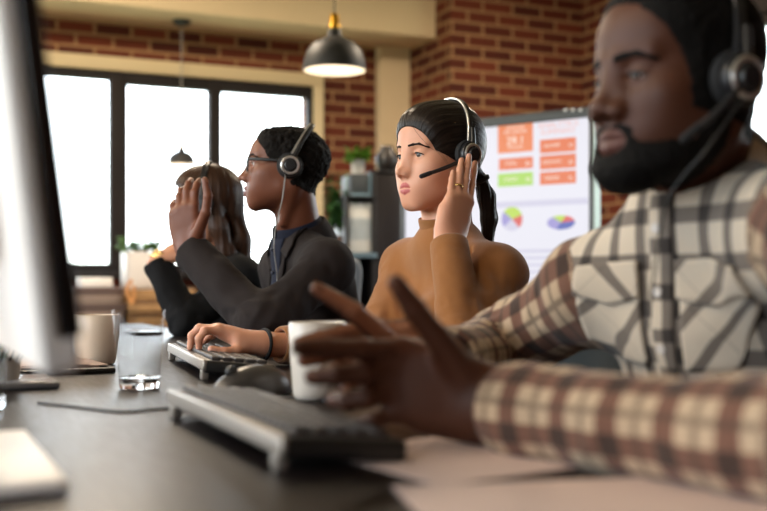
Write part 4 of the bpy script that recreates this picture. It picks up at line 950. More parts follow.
MAT['pane'] = thin_glass('window_glass'); MAT['glass'] = thin_glass('clear_lens')
# ------------------------------------------------------------------ lamps
LAMP = plain('dark_lamp_enamel', hexc('1b1918'), .55); BRASS = plain('brass', hexc('c8952f'), .28, 1.0)
def lit_mat(name, c, e):
    t = NT(name); t.set(Base_Color=c, Roughness=.6); t.val(t.b.inputs['Emission Color'], rgba(c)); t.b.inputs['Emission Strength'].default_value = e; return t.m
LAMPIN = plaster_mat('white_lamp_inside', (.85, .82, .76), .5); BULB = lit_mat('lit_bulb', (1, .84, .62), 14)
def pendant(px, py_bot, py_top, d, w_px, label, energy=8, top_z=ZC):
    b = at(px, py_bot, d); R_ = w_px / FPX * d / 2; H = (py_bot - py_top) / FPX * d
    root = empty('pendant_lamp', b, 0, label, 'lamp'); M = Matrix.Translation(Vector(b.tolist()))
    prof = [(R_, 0), (R_ * 1.0, H * .07), (R_ * .97, H * .24), (R_ * .87, H * .48), (R_ * .66, H * .66), (R_ * .40, H * .76), (R_ * .25, H * .82), (R_ * .20, H * 1.0)]
    m = MB(M); m.lathe(prof + [(r - .004, max(z - .004, 0.0)) for r, z in prof[::-1]][:-1] + [(R_, 0)], 56); m.build('lamp_shade', LAMP, root)
    m = MB(M); m.lathe([(R_ - .0045, .001), (R_ * .965 - .005, H * .24 - .004), (R_ * .86 - .006, H * .48 - .005), (R_ * .64 - .006, H * .66 - .006), (R_ * .38 - .006, H * .76 - .007), (0, H * .77)], 56); m.build('shade_lining', LAMPIN, root)
    m = MB(M); r = R_ * .18; m.lathe([(0, H), (r, H), (r * 1.05, H * 1.03), (r, H * 1.08), (r * .85, H * 1.10), (r * .9, H * 1.22), (r * .75, H * 1.34), (r * .3, H * 1.38), (0, H * 1.38)], 32); m.build('lamp_socket', BRASS, root)
    m = MB(M); m.sphere((0, 0, H * .42), R_ * .30, 24, 16); m.build('bulb', BULB, root)
    m = MB(); m.tube([b + A3(0, 0, H * 1.36), A3(b[0], b[1], top_z - .02)], .0028 if d < 5 else .0035, 8); m.build('cord', MAT['blackcable'] if d < 5 else plain('grey_cord', (.3, .28, .26), .6), root)
    m = MB(Matrix.Translation((b[0], b[1], top_z))); m.lathe([(0, -.032), (.030, -.030), (.052, -.018), (.056, 0), (0, 0)], 32); m.build('ceiling_canopy', LAMP, root)
    L = bpy.data.lights.new('lamp_light', 'SPOT'); L.energy = energy; L.color = (1, .80, .56); L.spot_size = math.radians(150); L.spot_blend = .5; L.shadow_soft_size = R_ * .5; lo = bpy.data.objects.new('lamp_light', L); COL.objects.link(lo); lo.parent = root; lo.location = (0, 0, .0 - .012); return root
# ------------------------------------------------------------------ things along the walls
def screen():
    right = at(594, 106, 4.3); dirn = nrm(A3(-.787, .614, 0)); W_ = .98; H_ = .98; top = right[2]
    x = -dirn; c = right + dirn * W_; n = np.cross(x, UP)
    M = Matrix(((x[0], -n[0], 0, c[0]), (x[1], -n[1], 0, c[1]), (x[2], -n[2], 1, top - H_), (0, 0, 0, 1)))  # local: x along, y into the wall, z up
    root = empty('presentation_screen', (c + right) / 2 * A3(1, 1, 0), 0, 'large white presentation screen with orange charts on a stand by the brick wall', 'screen')
    bz = plain('dark_grey_bezel', hexc('35383a'), .4)
    m = MB(M); b_ = .024
    m.box((0, 0, 0), (b_, .05, H_), .003); m.box((W_ - b_, 0, 0), (W_, .05, H_), .003); m.box((0, 0, 0), (W_, .05, .035), .003); m.box((0, 0, H_ - .042), (W_, .05, H_), .003); m.box((.01, .035, .01), (W_ - .01, .055, H_ - .01)); m.build('bezel', bz, root)
    def lit(name, c, e=.0):
        t = NT(name); t.set(Base_Color=(.02, .02, .02), Roughness=.35); t.val(t.b.inputs['Emission Color'], rgba(c)); t.b.inputs['Emission Strength'].default_value = SCREEN_E; return t.m
    m = MB(M); m.box((b_, .006, .035), (W_ - b_, .012, H_ - .042)); pan = m.build('display', lit('white_display', hexc('e6e4ef')), root, False)
    m = MB(M); m.box((W_, -.001, .0), (W_ + .004, .05, H_)); m.build('edge_strip', plain('pale_green_edge', hexc('b9d0bd'), .4), root, False)
    # the slide, located on the display by where it is seen
    Mi = np.array(M.inverted())
    def loc(px, py):
        o = xf(Mi, A3(0, 0, CAMZ)[None])[0]; p = xf(Mi, at(px, py, 2)[None])[0]; d_ = p - o; q = o + d_ * ((.006 - o[1]) / d_[1]); return q[0], q[2]
    OR, OR2, GR, TX, TXR, GL = lit('slide_orange', hexc('e9762f')), lit('slide_deep_orange', hexc('e3661f')), lit('slide_green', hexc('a6d545')), lit('slide_white', hexc('ffeede')), lit('slide_pink_text', hexc('eeb4ac')), lit('slide_grey_line', hexc('cfcbe0'))
    def card(px0, py0, px1, py1, mat, name, rad=.006, y=.0052):
        x0, z1 = loc(px0, py0); x1, z0 = loc(px1, py1); m = MB(M); m.box((x0, y, z0), (x1, .0075, z1)); return m.build(name, mat, pan, False)
    card(498, 122.5, 533, 151, OR, 'title_card')
    for a in ((499, 159, 533, 168), (540, 140, 576, 151), (540, 156, 576, 167.5), (540, 172.5, 576, 183)): card(*a, OR2, 'value_bar')
    card(498, 174, 533, 185, GR, 'value_bar')
    def text(s_, px, py, size_px, mat, name='text', wpx=None):
        cu = bpy.data.curves.new(name, 'FONT'); cu.body = s_; cu.align_x = 'CENTER'; cu.align_y = 'CENTER'; cu.extrude = .0004; x_, z_ = loc(px, py); cu.size = size_px / FPX * 4.5 * 1.45
        o_ = bpy.data.objects.new(name, cu); COL.objects.link(o_); me = bpy.data.meshes.new_from_object(o_.evaluated_get(bpy.context.evaluated_depsgraph_get())); bpy.data.objects.remove(o_); me.name = name; me.materials.clear()
        o = bpy.data.objects.new(name, me); COL.objects.link(o); me.materials.append(mat); T_ = M @ Matrix.Translation((x_, .0046, z_)) @ Matrix.Rotation(math.pi / 2, 4, 'X') @ Matrix.Scale(1.05, 4, (1, 0, 0))
        o.parent = pan; o.matrix_parent_inverse = parent_world(pan).inverted(); o.matrix_basis = T_; return o
    text('29.1', 515.5, 141, 8, TX, 'number')
    text('SALES RATE', 515.5, 127.5, 2.7, TX); text('PER QUARTER', 515.5, 132, 2.7, TX); text('BY REGION', 515.5, 147.5, 2.2, TX)
    text('ANALYTICS', 558, 124.5, 5.6, TXR, 'heading'); text('SUMMARY', 558, 131.5, 5.6, TXR, 'heading')
    for px, py, s_ in ((511, 163.5, 'TOTAL'), (552, 145.5, 'INCOME'), (552, 162, 'GROWTH'), (552, 178, 'ORDERS'), (511, 179.5, 'TARGET')): text(s_, px, py, 3, TX)
    for px, py, s_ in ((528, 163.5, '84'), (571, 145.5, '72'), (571, 162, '65'), (571, 178, '91'), (528, 179.5, '98')): text(s_, px, py, 3.4, TX, 'number')
    # two pie charts
    def pie(px, py, rpx, squash, cols, name, thick=0.0):
        x_, z_ = loc(px, py); x2, _ = loc(px + rpx, py); R_ = abs(x2 - x_); a = 1.2
        for k, (fr, col) in enumerate(cols):
            n_ = max(3, int(fr * 40)); m = MB(M); P = [(x_, 0, z_)] + [(x_ + R_ * math.cos(a + 2 * math.pi * fr * i / n_), 0, z_ + R_ * squash * math.sin(a + 2 * math.pi * fr * i / n_)) for i in range(n_ + 1)]; a += 2 * math.pi * fr
            bb = bmesh.new(); lo = [bb.verts.new((p[0], .0048, p[2])) for p in P]; hi = [bb.verts.new((p[0], .0078, p[2])) for p in P]; bb.faces.new(lo); bb.faces.new(hi[::-1])
            for i in range(len(P)): j = (i + 1) % len(P); bb.faces.new((lo[i], hi[i], hi[j], lo[j]))
            bmesh.ops.recalc_face_normals(bb, faces=bb.faces[:]); m._merge(bb); m.build('pie_slice', col, pan, False)
    C_ = lambda n, h: lit('slide_' + n, hexc(h)); lime, red, vio, blu, teal, yel = C_('lime', 'b9d836'), C_('red', 'd9483e'), C_('violet', '9a8fd0'), C_('blue', '3f4fae'), C_('teal', '6fa8c8'), C_('yellow', 'e0c23c')
    pie(512, 219, 10.5, 1.0, [(.20, lime), (.22, vio), (.26, GL), (.18, red), (.14, lime)], 'pie')
    pie(561, 222.5, 14, .46, [(.16, lime), (.34, vio), (.34, blu), (.16, red)], 'pie')
    for i in range(5): card(499, 250 + 7 * i, 570 - 8 * (i % 2), 252 + 7 * i, GL, 'text_line')
    card(480, 203, 588, 203.8, GL, 'text_line')
    for px in (566, 573.5, 581): x_, z_ = loc(px, 110.0); m = MB(M); m.box((x_ - .008, -.001, z_ - .005), (x_ + .008, .003, z_ + .005), .001); m.build('control_button', plain('white_button', (.7, .7, .7), .4), root)
    m = MB(M)                                                                # floor stand
    for xx in (.18, W_ - .18): m.box((xx - .03, .06, .05 - (top - H_)), (xx + .03, .10, H_ * .7), .004); m.box((xx - .03, -.22, .0 - (top - H_)), (xx + .03, .32, .05 - (top - H_)), .008)
    m.box((.15, .07, .2 - (top - H_)), (W_ - .15, .095, .25 - (top - H_)), .004); m.build('stand', bz, root)
SCREEN_E = .78
LEAF1 = plain('leaf_green', hexc('5f8a2a'), .55); LEAF2 = plain('dark_leaf_green', hexc('2f5a22'), .55); POTW = plain('pale_grey_pot', hexc('b9b2a8'), .6); SOIL = plain('soil', (.03, .02, .014), .95); STEM = plain('green_stem', hexc('4d6b26'), .6)
def leafy(root, c, r, h, n, mat, seed, L=.06, w=.016, droop=.4, stems=True):
    rg = np.random.default_rng(seed); lf = bmesh.new(); m2 = MB()
    for i in range(n):
        a = rg.uniform(0, 2 * math.pi); rr = r * math.sqrt(rg.uniform(0.02, 1)); hh = h * rg.uniform(.25, 1); base = c + A3(rr * math.cos(a) * .35, rr * math.sin(a) * .35, 0); tip = c + A3(rr * math.cos(a), rr * math.sin(a), hh)
        if stems and i % 3 == 0: m2.tube(spline([base, (base + tip) / 2 + A3(0, 0, hh * .15), tip], 4), .0014, 5)
        for k in range(3):
            p = base + (tip - base) * rg.uniform(.45, 1.0); b2 = a + rg.uniform(-1.6, 1.6); d = A3(math.cos(b2), math.sin(b2), rg.uniform(-droop, .9)); d = nrm(d); s = nrm(np.cross(d, UP)); l = L * rg.uniform(.6, 1.15); ww = w * rg.uniform(.7, 1.2); u = np.cross(s, d)
            P = [p, p + d * l * .3 + s * ww * .9, p + d * l * .65 + s * ww * .8 - u * l * .04, p + d * l - u * l * .16, p + d * l * .65 - s * ww * .8 - u * l * .04, p + d * l * .3 - s * ww * .9, p + d * l * .35 + u * ww * -.25, p + d * l * .68 - u * (l * .04 + ww * .25)]
            v = [lf.verts.new(Vector(q.tolist())) for q in P]
            for f in ((0, 1, 6), (1, 2, 7, 6), (2, 3, 7), (3, 4, 7), (4, 5, 6, 7), (5, 0, 6)): lf.faces.new([v[q] for q in f])
    m = MB(); m._merge(lf); m.build('foliage', mat, root)
    if stems: m2.build('stems', STEM, root)
def potted(px, py_rim, py_base, d, w_px, label, leaf_h, leaf_r, n, mat, seed, square=None, taper=.82, potmat=None, group=None):
    base = at(px, py_base, d); rim = at(px, py_rim, d); R_ = w_px / FPX * d / 2; H = rim[2] - base[2]; root = empty('potted_plant', base, RZ, label, 'plant', group); potmat = potmat or POTW
    M = Matrix.Translation(Vector(base.tolist())) @ Matrix.Rotation(RZ, 4, 'Z'); m = MB(M)
    if square is None: m.lathe([(0, 0), (R_ * taper, 0), (R_ * (taper + .02), .004), (R_ * .98, H * .9), (R_, H * .92), (R_, H), (R_ - .007, H), (R_ - .009, H * .8), (0, H * .8)], 40)
    else:
        m.box((-R_, -square, 0), (R_, square, H * .1), .003)
        for lo, hi in (((-R_, -square, 0), (R_, -square + .012, H)), ((-R_, square - .012, 0), (R_, square, H)), ((-R_, -square, 0), (-R_ + .012, square, H)), ((R_ - .012, -square, 0), (R_, square, H))): m.box(lo, hi, .003)
    m.build('pot', potmat, root); m = MB(M)
    if square is None: m.lathe([(0, H * .80), (R_ * .9, H * .80), (R_ * .9, H * .84), (0, H * .86)], 24)
    else: m.box((-R_ + .012, -square + .012, H * .1), (R_ - .012, square - .012, H * .86))
    m.build('soil', SOIL, root)
    if square is None: leafy(root, base + A3(0, 0, H * .84), leaf_r, leaf_h, n, mat, seed)
    else:
        rg = np.random.default_rng(seed); k = 5; b2 = None
        for i in range(k):
            x_ = (i / (k - 1) * 2 - 1) * (R_ - .03); leafy(root, base + WV * x_ + A3(0, 0, H * .84), leaf_r, leaf_h * rg.uniform(.6, 1.1), n // k, mat, seed + i, .05, .014)
    return root
def shelving():
    # dark open shelf unit with a desk rack of white binders, boxes and plants
    dk = plain('black_brown_cabinet', hexc('141010'), .5); bl = plain('blue_grey_edge', hexc('566a74'), .45)
    d = 5.75; p0 = at(345, 300, d); p1 = at(407, 300, d); M = Matrix.Translation((p0[0], p0[1], 0)) @ Matrix.Rotation(RZ * .55, 4, 'Z'); W_ = .36; z1 = at(380, 172, d)[2]; z0 = at(380, 198, d)[2]; zb = at(380, 252, d)[2]
    root = empty('shelf_unit', (p0[0], p0[1], 0), RZ * .55, 'dark shelf unit holding white binders in front of the cream pillar', 'shelf')
    m = MB(M); m.box((.0, 0, 0), (.02, .34, z0), .002); m.box((.155, 0, 0), (.175, .34, z1), .002); m.box((W_ - .02, 0, 0), (W_, .34, z1), .002); m.build('side_panel', dk, root)
    m = MB(M); m.box((0, .325, 0), (W_, .34, z0), .002); m.box((.155, .325, z0), (W_, .34, z1), .002); m.build('back_panel', dk, root)
    for k, (a, b, z) in enumerate(((.02, .155, .10), (.02, .155, .5), (.02, .155, zb - .012), (.175, W_ - .02, .10), (.175, W_ - .02, .55), (.175, W_ - .02, .95))):
        m = MB(M); m.box((a, .003, z - .01), (b, .325, z + .01), .002); m.build('shelf', dk, root)
    m = MB(M); m.box((-.004, -.006, z0), (.178, .34, z0 + .014), .002); m.box((.155, -.004, z1), (W_ + .004, .34, z1 + .014), .002); m.build('top_board', dk, root)
    m = MB(M); m.box((.177, -.004, .56), (W_ - .022, .012, z1 - .01), .003); m.build('door', plain('dark_red_brown_door', hexc('171010'), .4), root)
    m = MB(M); m.box((-.006, -.012, zb - .03), (.178, -.002, zb - .006), .002); m.build('front_lip', bl, root)
    wb = plain('white_binder', hexc('c9c6be'), .6); dr = plain('binder_label', hexc('8f9aa0'), .6)
    for k in range(5):
        x = .026 + k * .0255; hh = (z0 - zb) - .025 - .004 * (k % 2); b = empty('binder', M @ Vector((x + .012, .05, zb)), 0, 'white binder, %s from the left in the row on the dark shelf unit' % ('first', 'second', 'third', 'fourth', 'last')[k], 'binder', 'white binders on the dark shelf unit')
        m = MB(M); m.box((x, .02, zb - .002), (x + .0235, .28, zb + hh), .003); m.build('cover', wb, b); m = MB(M); m.box((x + .004, .018, zb + hh * .25), (x + .0195, .0205, zb + hh * .7)); m.build('spine_label', dr, b, False)
    bx = empty('storage_box', M @ Vector((.10, .1, z0 + .014)), RZ * .55, 'dark grey storage box with a pale blue edge on the shelf unit', 'box'); m = MB(M); m.box((.035, .02, z0 + .014), (.150, .26, z1 - .004), .004); m.build('body', plain('dark_grey_box', hexc('34383a'), .6), bx)
    m = MB(M); m.box((.138, .012, z0 + .014), (.151, .022, z1 - .002), .002); m.box((.034, .012, z0 + .014), (.151, .022, z0 + .026), .002); m.build('edge', plain('pale_blue_edge', hexc('6f8894'), .4), bx)
    q = M @ Vector((.10, .13, z1 - .004)); dd = q.y; px = 383.5 + q.x / dd * FPX; pb = HZ - (q.z - CAMZ) / dd * FPX
    potted(px, pb - 15, pb + .0, dd, 14.5, 'small grey pot with a bright green plant on top of the dark shelf unit', .075, .055, 46, LEAF1, 4)
    # dark figure shaped vase beside it
    q = M @ Vector((.27, .14, z1 + .014)); v = empty('vase', q, 0, 'dark rounded vase standing on the right side of the shelf unit', 'vase'); m = MB(Matrix.Translation(q)); m.lathe([(0, 0), (.035, 0), (.058, .03), (.068, .07), (.060, .105), (.036, .13), (.034, .15), (.030, .15), (.030, .13), (0, .12)], 36); m.build('body', plain('dark_brown_glaze', hexc('201815'), .4), v)
def fern():
    d = 5.9; base = at(336, 330, d); base[2] = 0; root = empty('hanging_fern', at(344, 230, d), 0, 'dark leafy green plant on a tall stand by the brick wall', 'plant')
    z = at(344, 236, d)[2]; c = at(344, 236, d); m = MB(Matrix.Translation((c[0], c[1], z - .10))); m.lathe([(0, 0), (.055, 0), (.075, .10), (.068, .10), (.06, .08), (0, .08)], 32); m.build('pot', plain('dark_clay_pot', hexc('4a3228'), .7), root)
    m = MB(Matrix.Translation((c[0], c[1], 0))); m.lathe([(0, 0), (.14, 0), (.14, .02), (.02, .04), (.018, z - .13), (.09, z - .12), (.09, z - .10), (0, z - .10)], 32); m.build('stand', DARKF, root)
    leafy(root, c, .085, .36, 120, LEAF2, 9, .075, .018, .8)
def sideboard():
    # low cabinet under the far window with paper stacks and boxes
    wd = wood_mat('brown_sideboard_wood', hexc('4a3328'), hexc('6d4e3c'), .5, 1.0, 0)
    M = ROOM @ Matrix.Translation((.35, 6.05, 0)); zt = .62; W_ = 1.6
    root = empty('sideboard', M @ Vector((W_ / 2, .2, 0)), RZ, 'low brown sideboard under the far window', 'sideboard')
    m = MB(M); m.box((0, 0, .06), (W_, .42, zt - .025), .004); m.box((.03, .02, 0), (W_ - .03, .4, .06)); m.build('body', wd, root)
    m = MB(M); m.box((-.015, -.015, zt - .025), (W_ + .015, .43, zt), .005); m.build('top_board', wd, root)
    for k in range(4):
        m = MB(M); m.box((.015 + k * .395, -.016, .08), (.395 + k * .395, .0, zt - .04), .004); dr = m.build('door', wd, root); m = MB(M); m.box((.36 + k * .395 if k % 2 == 0 else .03 + k * .395, -.03, .32), (.375 + k * .395 if k % 2 == 0 else .045 + k * .395, -.016, .42), .003); m.build('handle', BRASS, dr)
    cols = [hexc('6a5850'), hexc('7c6a60'), hexc('54443e'), hexc('857468'), hexc('5c4a44')]; nm = ['grey brown', 'taupe', 'dark brown', 'pale brown', 'umber']; z = zt
    for k in range(5):
        b = empty('archive_box', M @ Vector((.70, .2, z)), RZ, '%s flat archive box, %s in the stack on the sideboard' % (nm[k], ('lowest', 'second lowest', 'middle', 'second highest', 'highest')[k]), 'box', 'flat archive boxes on the sideboard'); w = .30 + .012 * (k % 3); hh = .046
        m = MB(M); m.box((.58 - .005 * k, .04, z), (.52 + w, .36, z + hh * .66), .003); m.build('body', plain('archive_card', cols[k], .7), b); m = MB(M); m.box((.576 - .005 * k, .036, z + hh * .6), (.524 + w, .364, z + hh), .003); m.build('lid', plain('archive_lid', tuple(v * 1.2 for v in cols[k]), .7), b); z += hh
    m = MB(M); m.box((.60, .06, z), (.78, .33, z + .055), .008, 3); tag(m.build('tissue_box', plain('white_card_box', hexc('e8e2da'), .7), None), 'white paper box on top of the archive box stack', 'box')
    # open wooden crate that carries the planter
    cw = wood_mat('light_crate_wood', hexc('8a6540'), hexc('b08a5a'), .6, 1.2, 0); cr = empty('wooden_crate', M @ Vector((1.05, .2, zt)), RZ, 'light wooden crate under the white planter', 'crate')
    for z0 in (zt, zt + .075, zt + .15):
        m = MB(M); m.box((.86, .05, z0 + .004), (1.25, .064, z0 + .06), .003); m.box((.86, .336, z0 + .004), (1.25, .35, z0 + .06), .003); m.build('slat', cw, cr)
    for xx in (.86, 1.235): m = MB(M); m.box((xx, .064, zt), (xx + .015, .336, zt + .20), .003); m.build('end_panel', cw, cr)
    m = MB(M); m.box((.86, .05, zt + .205), (1.25, .35, zt + .217), .003); m.build('lid', cw, cr)
    q = M @ Vector((.985, .2, zt + .217)); dd = q.y; px = 383.5 + q.x / dd * FPX; pb = HZ - (q.z - CAMZ) / dd * FPX
    potted(px, 252, pb, dd, 40, 'long white planter with low green plants under the far window', (.15), .06, 120, LEAF1, 21, .10, potmat=plain('white_planter', hexc('d9d2ca'), .55))
    # string of wooden beads hung over the crate
    pts = spline([at(131, 281, 6.02), at(127, 288, 6.0), at(128, 296, 6.0), at(132, 303, 6.0), at(134, 296, 6.0), at(134, 286, 6.01)], 5); bd = plain('orange_wood_bead', hexc('c98a4a'), .4); m = MB(); m.tube(pts, .002, 6); sroot = tag(m.build('bead_string', bd, None), 'string of orange wooden beads hanging down the crate', 'beads')
    for p in pts[::2]: m = MB(); m.sphere(p, .011, 14, 10); m.build('bead', bd, sroot)
# ------------------------------------------------------------------ desk and what lies on it
def flat_at(px, py, z=DESK):             # point of a level plane seen at a pixel
    d = FPX * (CAMZ - z) / (py - HZ); return at(px, py, d)
def desk():
    top = wood_mat('dark_desk_wood', hexc('130d0c'), hexc('241916'), .34, 1.0, 1, 0.0, .08)
    bpy.data.materials['dark_desk_wood'].node_tree.nodes['Principled BSDF'].inputs['Specular IOR Level'].default_value = .22
    root = empty('desk', ROOM @ Vector((0, 1.7, 0)), RZ, 'long dark brown wooden desk shared by the four people', 'desk'); M = ROOM
    s0, s1, t0, t1 = -.95, .80, -.35, 3.75
    m = MB(); m.box((s0, t0, DESK - .032), (s1, t1, DESK), .004, 3); o = m.build('desktop', top, root); o.matrix_parent_inverse = Matrix.Identity(4); o.matrix_basis = root.matrix_basis.inverted() @ ROOM
    mt = plain('black_steel', hexc('191817'), .45, .6)
    for a in (s0 + .06, s1 - .10):
        for b in (t0 + .08, (t0 + t1) / 2, t1 - .12): m = MB(M); m.box((a, b, 0), (a + .045, b + .045, DESK - .032), .004); m.build('leg', mt, root)
    m = MB(M)
    for b in (t0 + .08, (t0 + t1) / 2, t1 - .12): m.box((s0 + .105, b + .005, DESK - .075), (s1 - .10, b + .04, DESK - .032), .003)
    m.build('cross_beam', mt, root)
KB_SIDE = plain('keyboard_dark_side', hexc('151413'), .42); KB_SILVER = plain('keyboard_silver_edge', hexc('a39a90'), .35, .5); KB_KEY = plain('keycap', hexc('3a3534'), .45); KB_DECK = plain('keyboard_deck', hexc('6b6460'), .4, .3)
def keyboard(pb0, pb1, label, length=.46, width=.155, tilt=.075):
    """pb0, pb1: two pixels on the desk along the raised rear edge"""
    a, b = flat_at(*pb0), flat_at(*pb1); u = nrm((b - a) * A3(1, 1, 0)); c = a + u * length / 2; w = np.cross(u, UP)                      # w: towards the person typing
    M = Matrix(((u[0], w[0], 0, c[0]), (u[1], w[1], 0, c[1]), (0, 0, 1, DESK), (0, 0, 0, 1)))
    if M.determinant() < 0: M = Matrix(((-u[0], w[0], 0, c[0]), (-u[1], w[1], 0, c[1]), (0, 0, 1, DESK), (0, 0, 0, 1)))
    root = empty('keyboard', c * A3(1, 1, 0) + A3(0, 0, DESK), 0, label, 'keyboard'); R_ = Matrix.Translation((0, width, .004)) @ Matrix.Rotation(-tilt, 4, 'X') @ Matrix.Translation((0, -width, 0)); T = M @ R_; L = length / 2
    m = MB(T); m.box((-L, 0, -.003), (L, width, .0165), .004, 3); m.build('case', KB_SIDE, root)
    m = MB(T); m.box((-L - .0005, -.004, .000), (L + .0005, .004, .0175), .003, 3); m.build('rear_strip', KB_SILVER, root)
    m = MB(T); m.box((-L + .004, .004, .0162), (L - .004, width - .004, .0176), .0005); m.build('deck', KB_DECK, root)
    keys = MB(T); rows = 5; kp = (width - .022) / rows
    for r in range(rows):
        y = .010 + r * kp; x = -L + .010; cols = 22
        kw = (length - .020) / cols
        c_ = 0
        while c_ < cols:
            w_ = 1
            if r == 4 and c_ in (3,): w_ = 6
            elif r in (1, 2, 3) and c_ in (0, 12): w_ = 2
            keys.box((x + c_ * kw + .0012, y + .0014, .0174), (x + (c_ + w_) * kw - .0014, y + kp - .0022, .0242), .0024, 2); c_ += w_
    keys.build('keys', KB_KEY, root)
    for s in (-1, 1): m = MB(M); zt = .004 + width * math.sin(tilt); m.box((s * (L - .022) - .009, -.002, .0), (s * (L - .022) + .009, .010, zt + .002), .0025); m.build('foot', KB_SILVER, root)
    return root
def mouse(px, py, dirn, label):
    c = flat_at(px, py); P = []; d = nrm(dirn); M = Matrix(((d[0], -d[1], 0, c[0]), (d[1], d[0], 0, c[1]), (0, 0, 1, DESK), (0, 0, 0, 1))); root = empty('computer_mouse', c, 0, label, 'mouse')
    F = Field((-.075, -.05, -.01), (.075, .05, .06), .0018); F.add(el((0, 0, .006), (.062, .034, .034)), .01); F.add(el((-.012, 0, .012), (.046, .032, .030)), .012); F.plane((0, 0, .0015), (0, 0, -1)); F.cut(rc(A3(.012, 0, .046), A3(.07, 0, .030), .0012), .001)
    p, q = F.mesh(1); link('body', mk_mesh('body', xf(M, p), q), plain('glossy_grey_mouse', hexc('3a3635'), .34, .1), root)
    m = MB(M @ Matrix.Translation((.034, 0, .0355)) @ Matrix.Rotation(math.pi / 2, 4, 'X')); m.lathe([(0, -.0035), (.0085, -.0035), (.0095, 0), (.0085, .0035), (0, .0035)], 20); m.build('scroll_wheel', KB_SIDE, root); return root, c + d * .06
def mug(px, py, w_px, h_px, label, mat, handle=None, d=None, taper=.86):
    c = flat_at(px, py) if d is None else A3((px - 383.5) / FPX * d, d, DESK); d = c[1]; R_ = w_px / FPX * d / 2; H = h_px / FPX * d; M = Matrix.Translation(Vector(c.tolist())); root = empty('mug', c, 0, label, 'mug'); b = R_ * taper
    m = MB(M); m.lathe([(0, 0), (b * .86, 0), (b * .98, .003), (b * 1.03, .010), (R_ * .97, H * .6), (R_, H - .002), (R_ - .0015, H), (R_ - .0035, H - .001), (R_ * .97 - .0045, H * .6), (b - .004, .012), (b * .8, .006), (0, .006)], 56); m.build('body', mat, root)
    m = MB(M); m.lathe([(0, H * .78), (R_ * .965 - .0045, H * .78)], 40); m.build('coffee', plain('coffee', (.03, .015, .008), .15), root)
    if handle is not None:
        h = nrm(handle); pts = [c + h * (R_ - .003) + A3(0, 0, H * .80), c + h * (R_ + .014) + A3(0, 0, H * .82), c + h * (R_ + .027) + A3(0, 0, H * .68), c + h * (R_ + .027) + A3(0, 0, H * .42), c + h * (R_ + .012) + A3(0, 0, H * .24), c + h * (R_ * .93 - .002) + A3(0, 0, H * .24)]
        m = MB(); m.tube(spline(pts, 6), .0055, 12, (1.0, .8)); m.build('handle', mat, root)
    return root
def tumbler(px, py, w_px, h_px, label):
    c = flat_at(px, py); d = c[1]; R_ = w_px / FPX * d / 2; H = h_px / FPX * d; M = Matrix.Translation(Vector((c + A3(0, 0, .0004)).tolist())); b = R_ * .74; root = tag(bpy.data.objects.new('drinking_glass', None), label, 'glass'); COL.objects.link(root); root.location = c
    m = MB(M); m.lathe([(0, 0), (b * .9, 0), (b, .003), (b * 1.02, .010), (b * 1.03, .018), (b * .9, .0165), (0, .0155)], 72); m.build('base', MAT['tumbler'], root, True, 70)
    m = MB(M); m.lathe([(b * 1.03, .018), (R_, H - .001), (R_ - .0012, H), (R_ - .0024, H - .001), (b * 1.0, .019)], 72); m.build('wall', MAT['glasswall'], root, True, 70)
MAT['tumbler'] = glass_mat('clear_glass', (.98, .99, 1.0), 0.0, 1.5); MAT['glasswall'] = thin_glass('clear_glass_wall', 4.5, .90)
def monitor():
    sl = plain('pale_silver_plastic', hexc('f3ece6'), .42); bk = plain('black_gloss_bezel', hexc('0c0b0b'), .3)
    s, t0, t1 = .099, .74, 1.27; zb, zt = .866, 1.22; tilt = -.125                # screen side faces the seats
    M = ROOM @ Matrix.Translation((s, 0, zb)) @ Matrix.Rotation(tilt, 4, 'Y')     # local x: towards the people
    root = empty('monitor', ROOM @ Vector((s - .05, (t0 + t1) / 2, DESK)), RZ, 'silver and black computer monitor at the near end of the desk', 'monitor')
    H = zt - zb + .02
    m = MB(M); m.box((.004, t0, 0.010), (.020, t1, H), .003, 3); m.build('bezel', bk, root)
    sc = NT('monitor_display'); sc.set(Base_Color=(.02, .02, .022), Roughness=.25); sc.val(sc.b.inputs['Emission Color'], rgba(hexc('dfe6f2'))); sc.b.inputs['Emission Strength'].default_value = .8
    m = MB(M); m.box((.0195, t0 + .014, .03), (.0215, t1 - .014, H - .014)); m.build('display', sc.m, root, False)
    m = MB(M); m.box((-.011, t0 + .001, -.012), (.005, t1 - .001, H - .002), .006, 4); m.box((-.010, t0 + .002, -.014), (.017, t1 - .002, .014), .006, 3); m.build('rear_shell', sl, root)
    m = MB(M); m.box((-.055, (t0 + t1) / 2 - .12, .08), (-.008, (t0 + t1) / 2 + .12, H * .75), .015, 4); m.build('rear_housing', sl, root)
    m = MB(ROOM); c = (t0 + t1) / 2; m.box((s - .150, c - .04, DESK + .012), (s - .120, c + .04, zb + .18), .008, 3); m.build('stand_neck', sl, root)
    m = MB(ROOM); m.box((s - .20, c - .16, DESK + .0005), (s + .025, c + .135, DESK + .013), .005, 3); m.build('stand_base', sl, root)
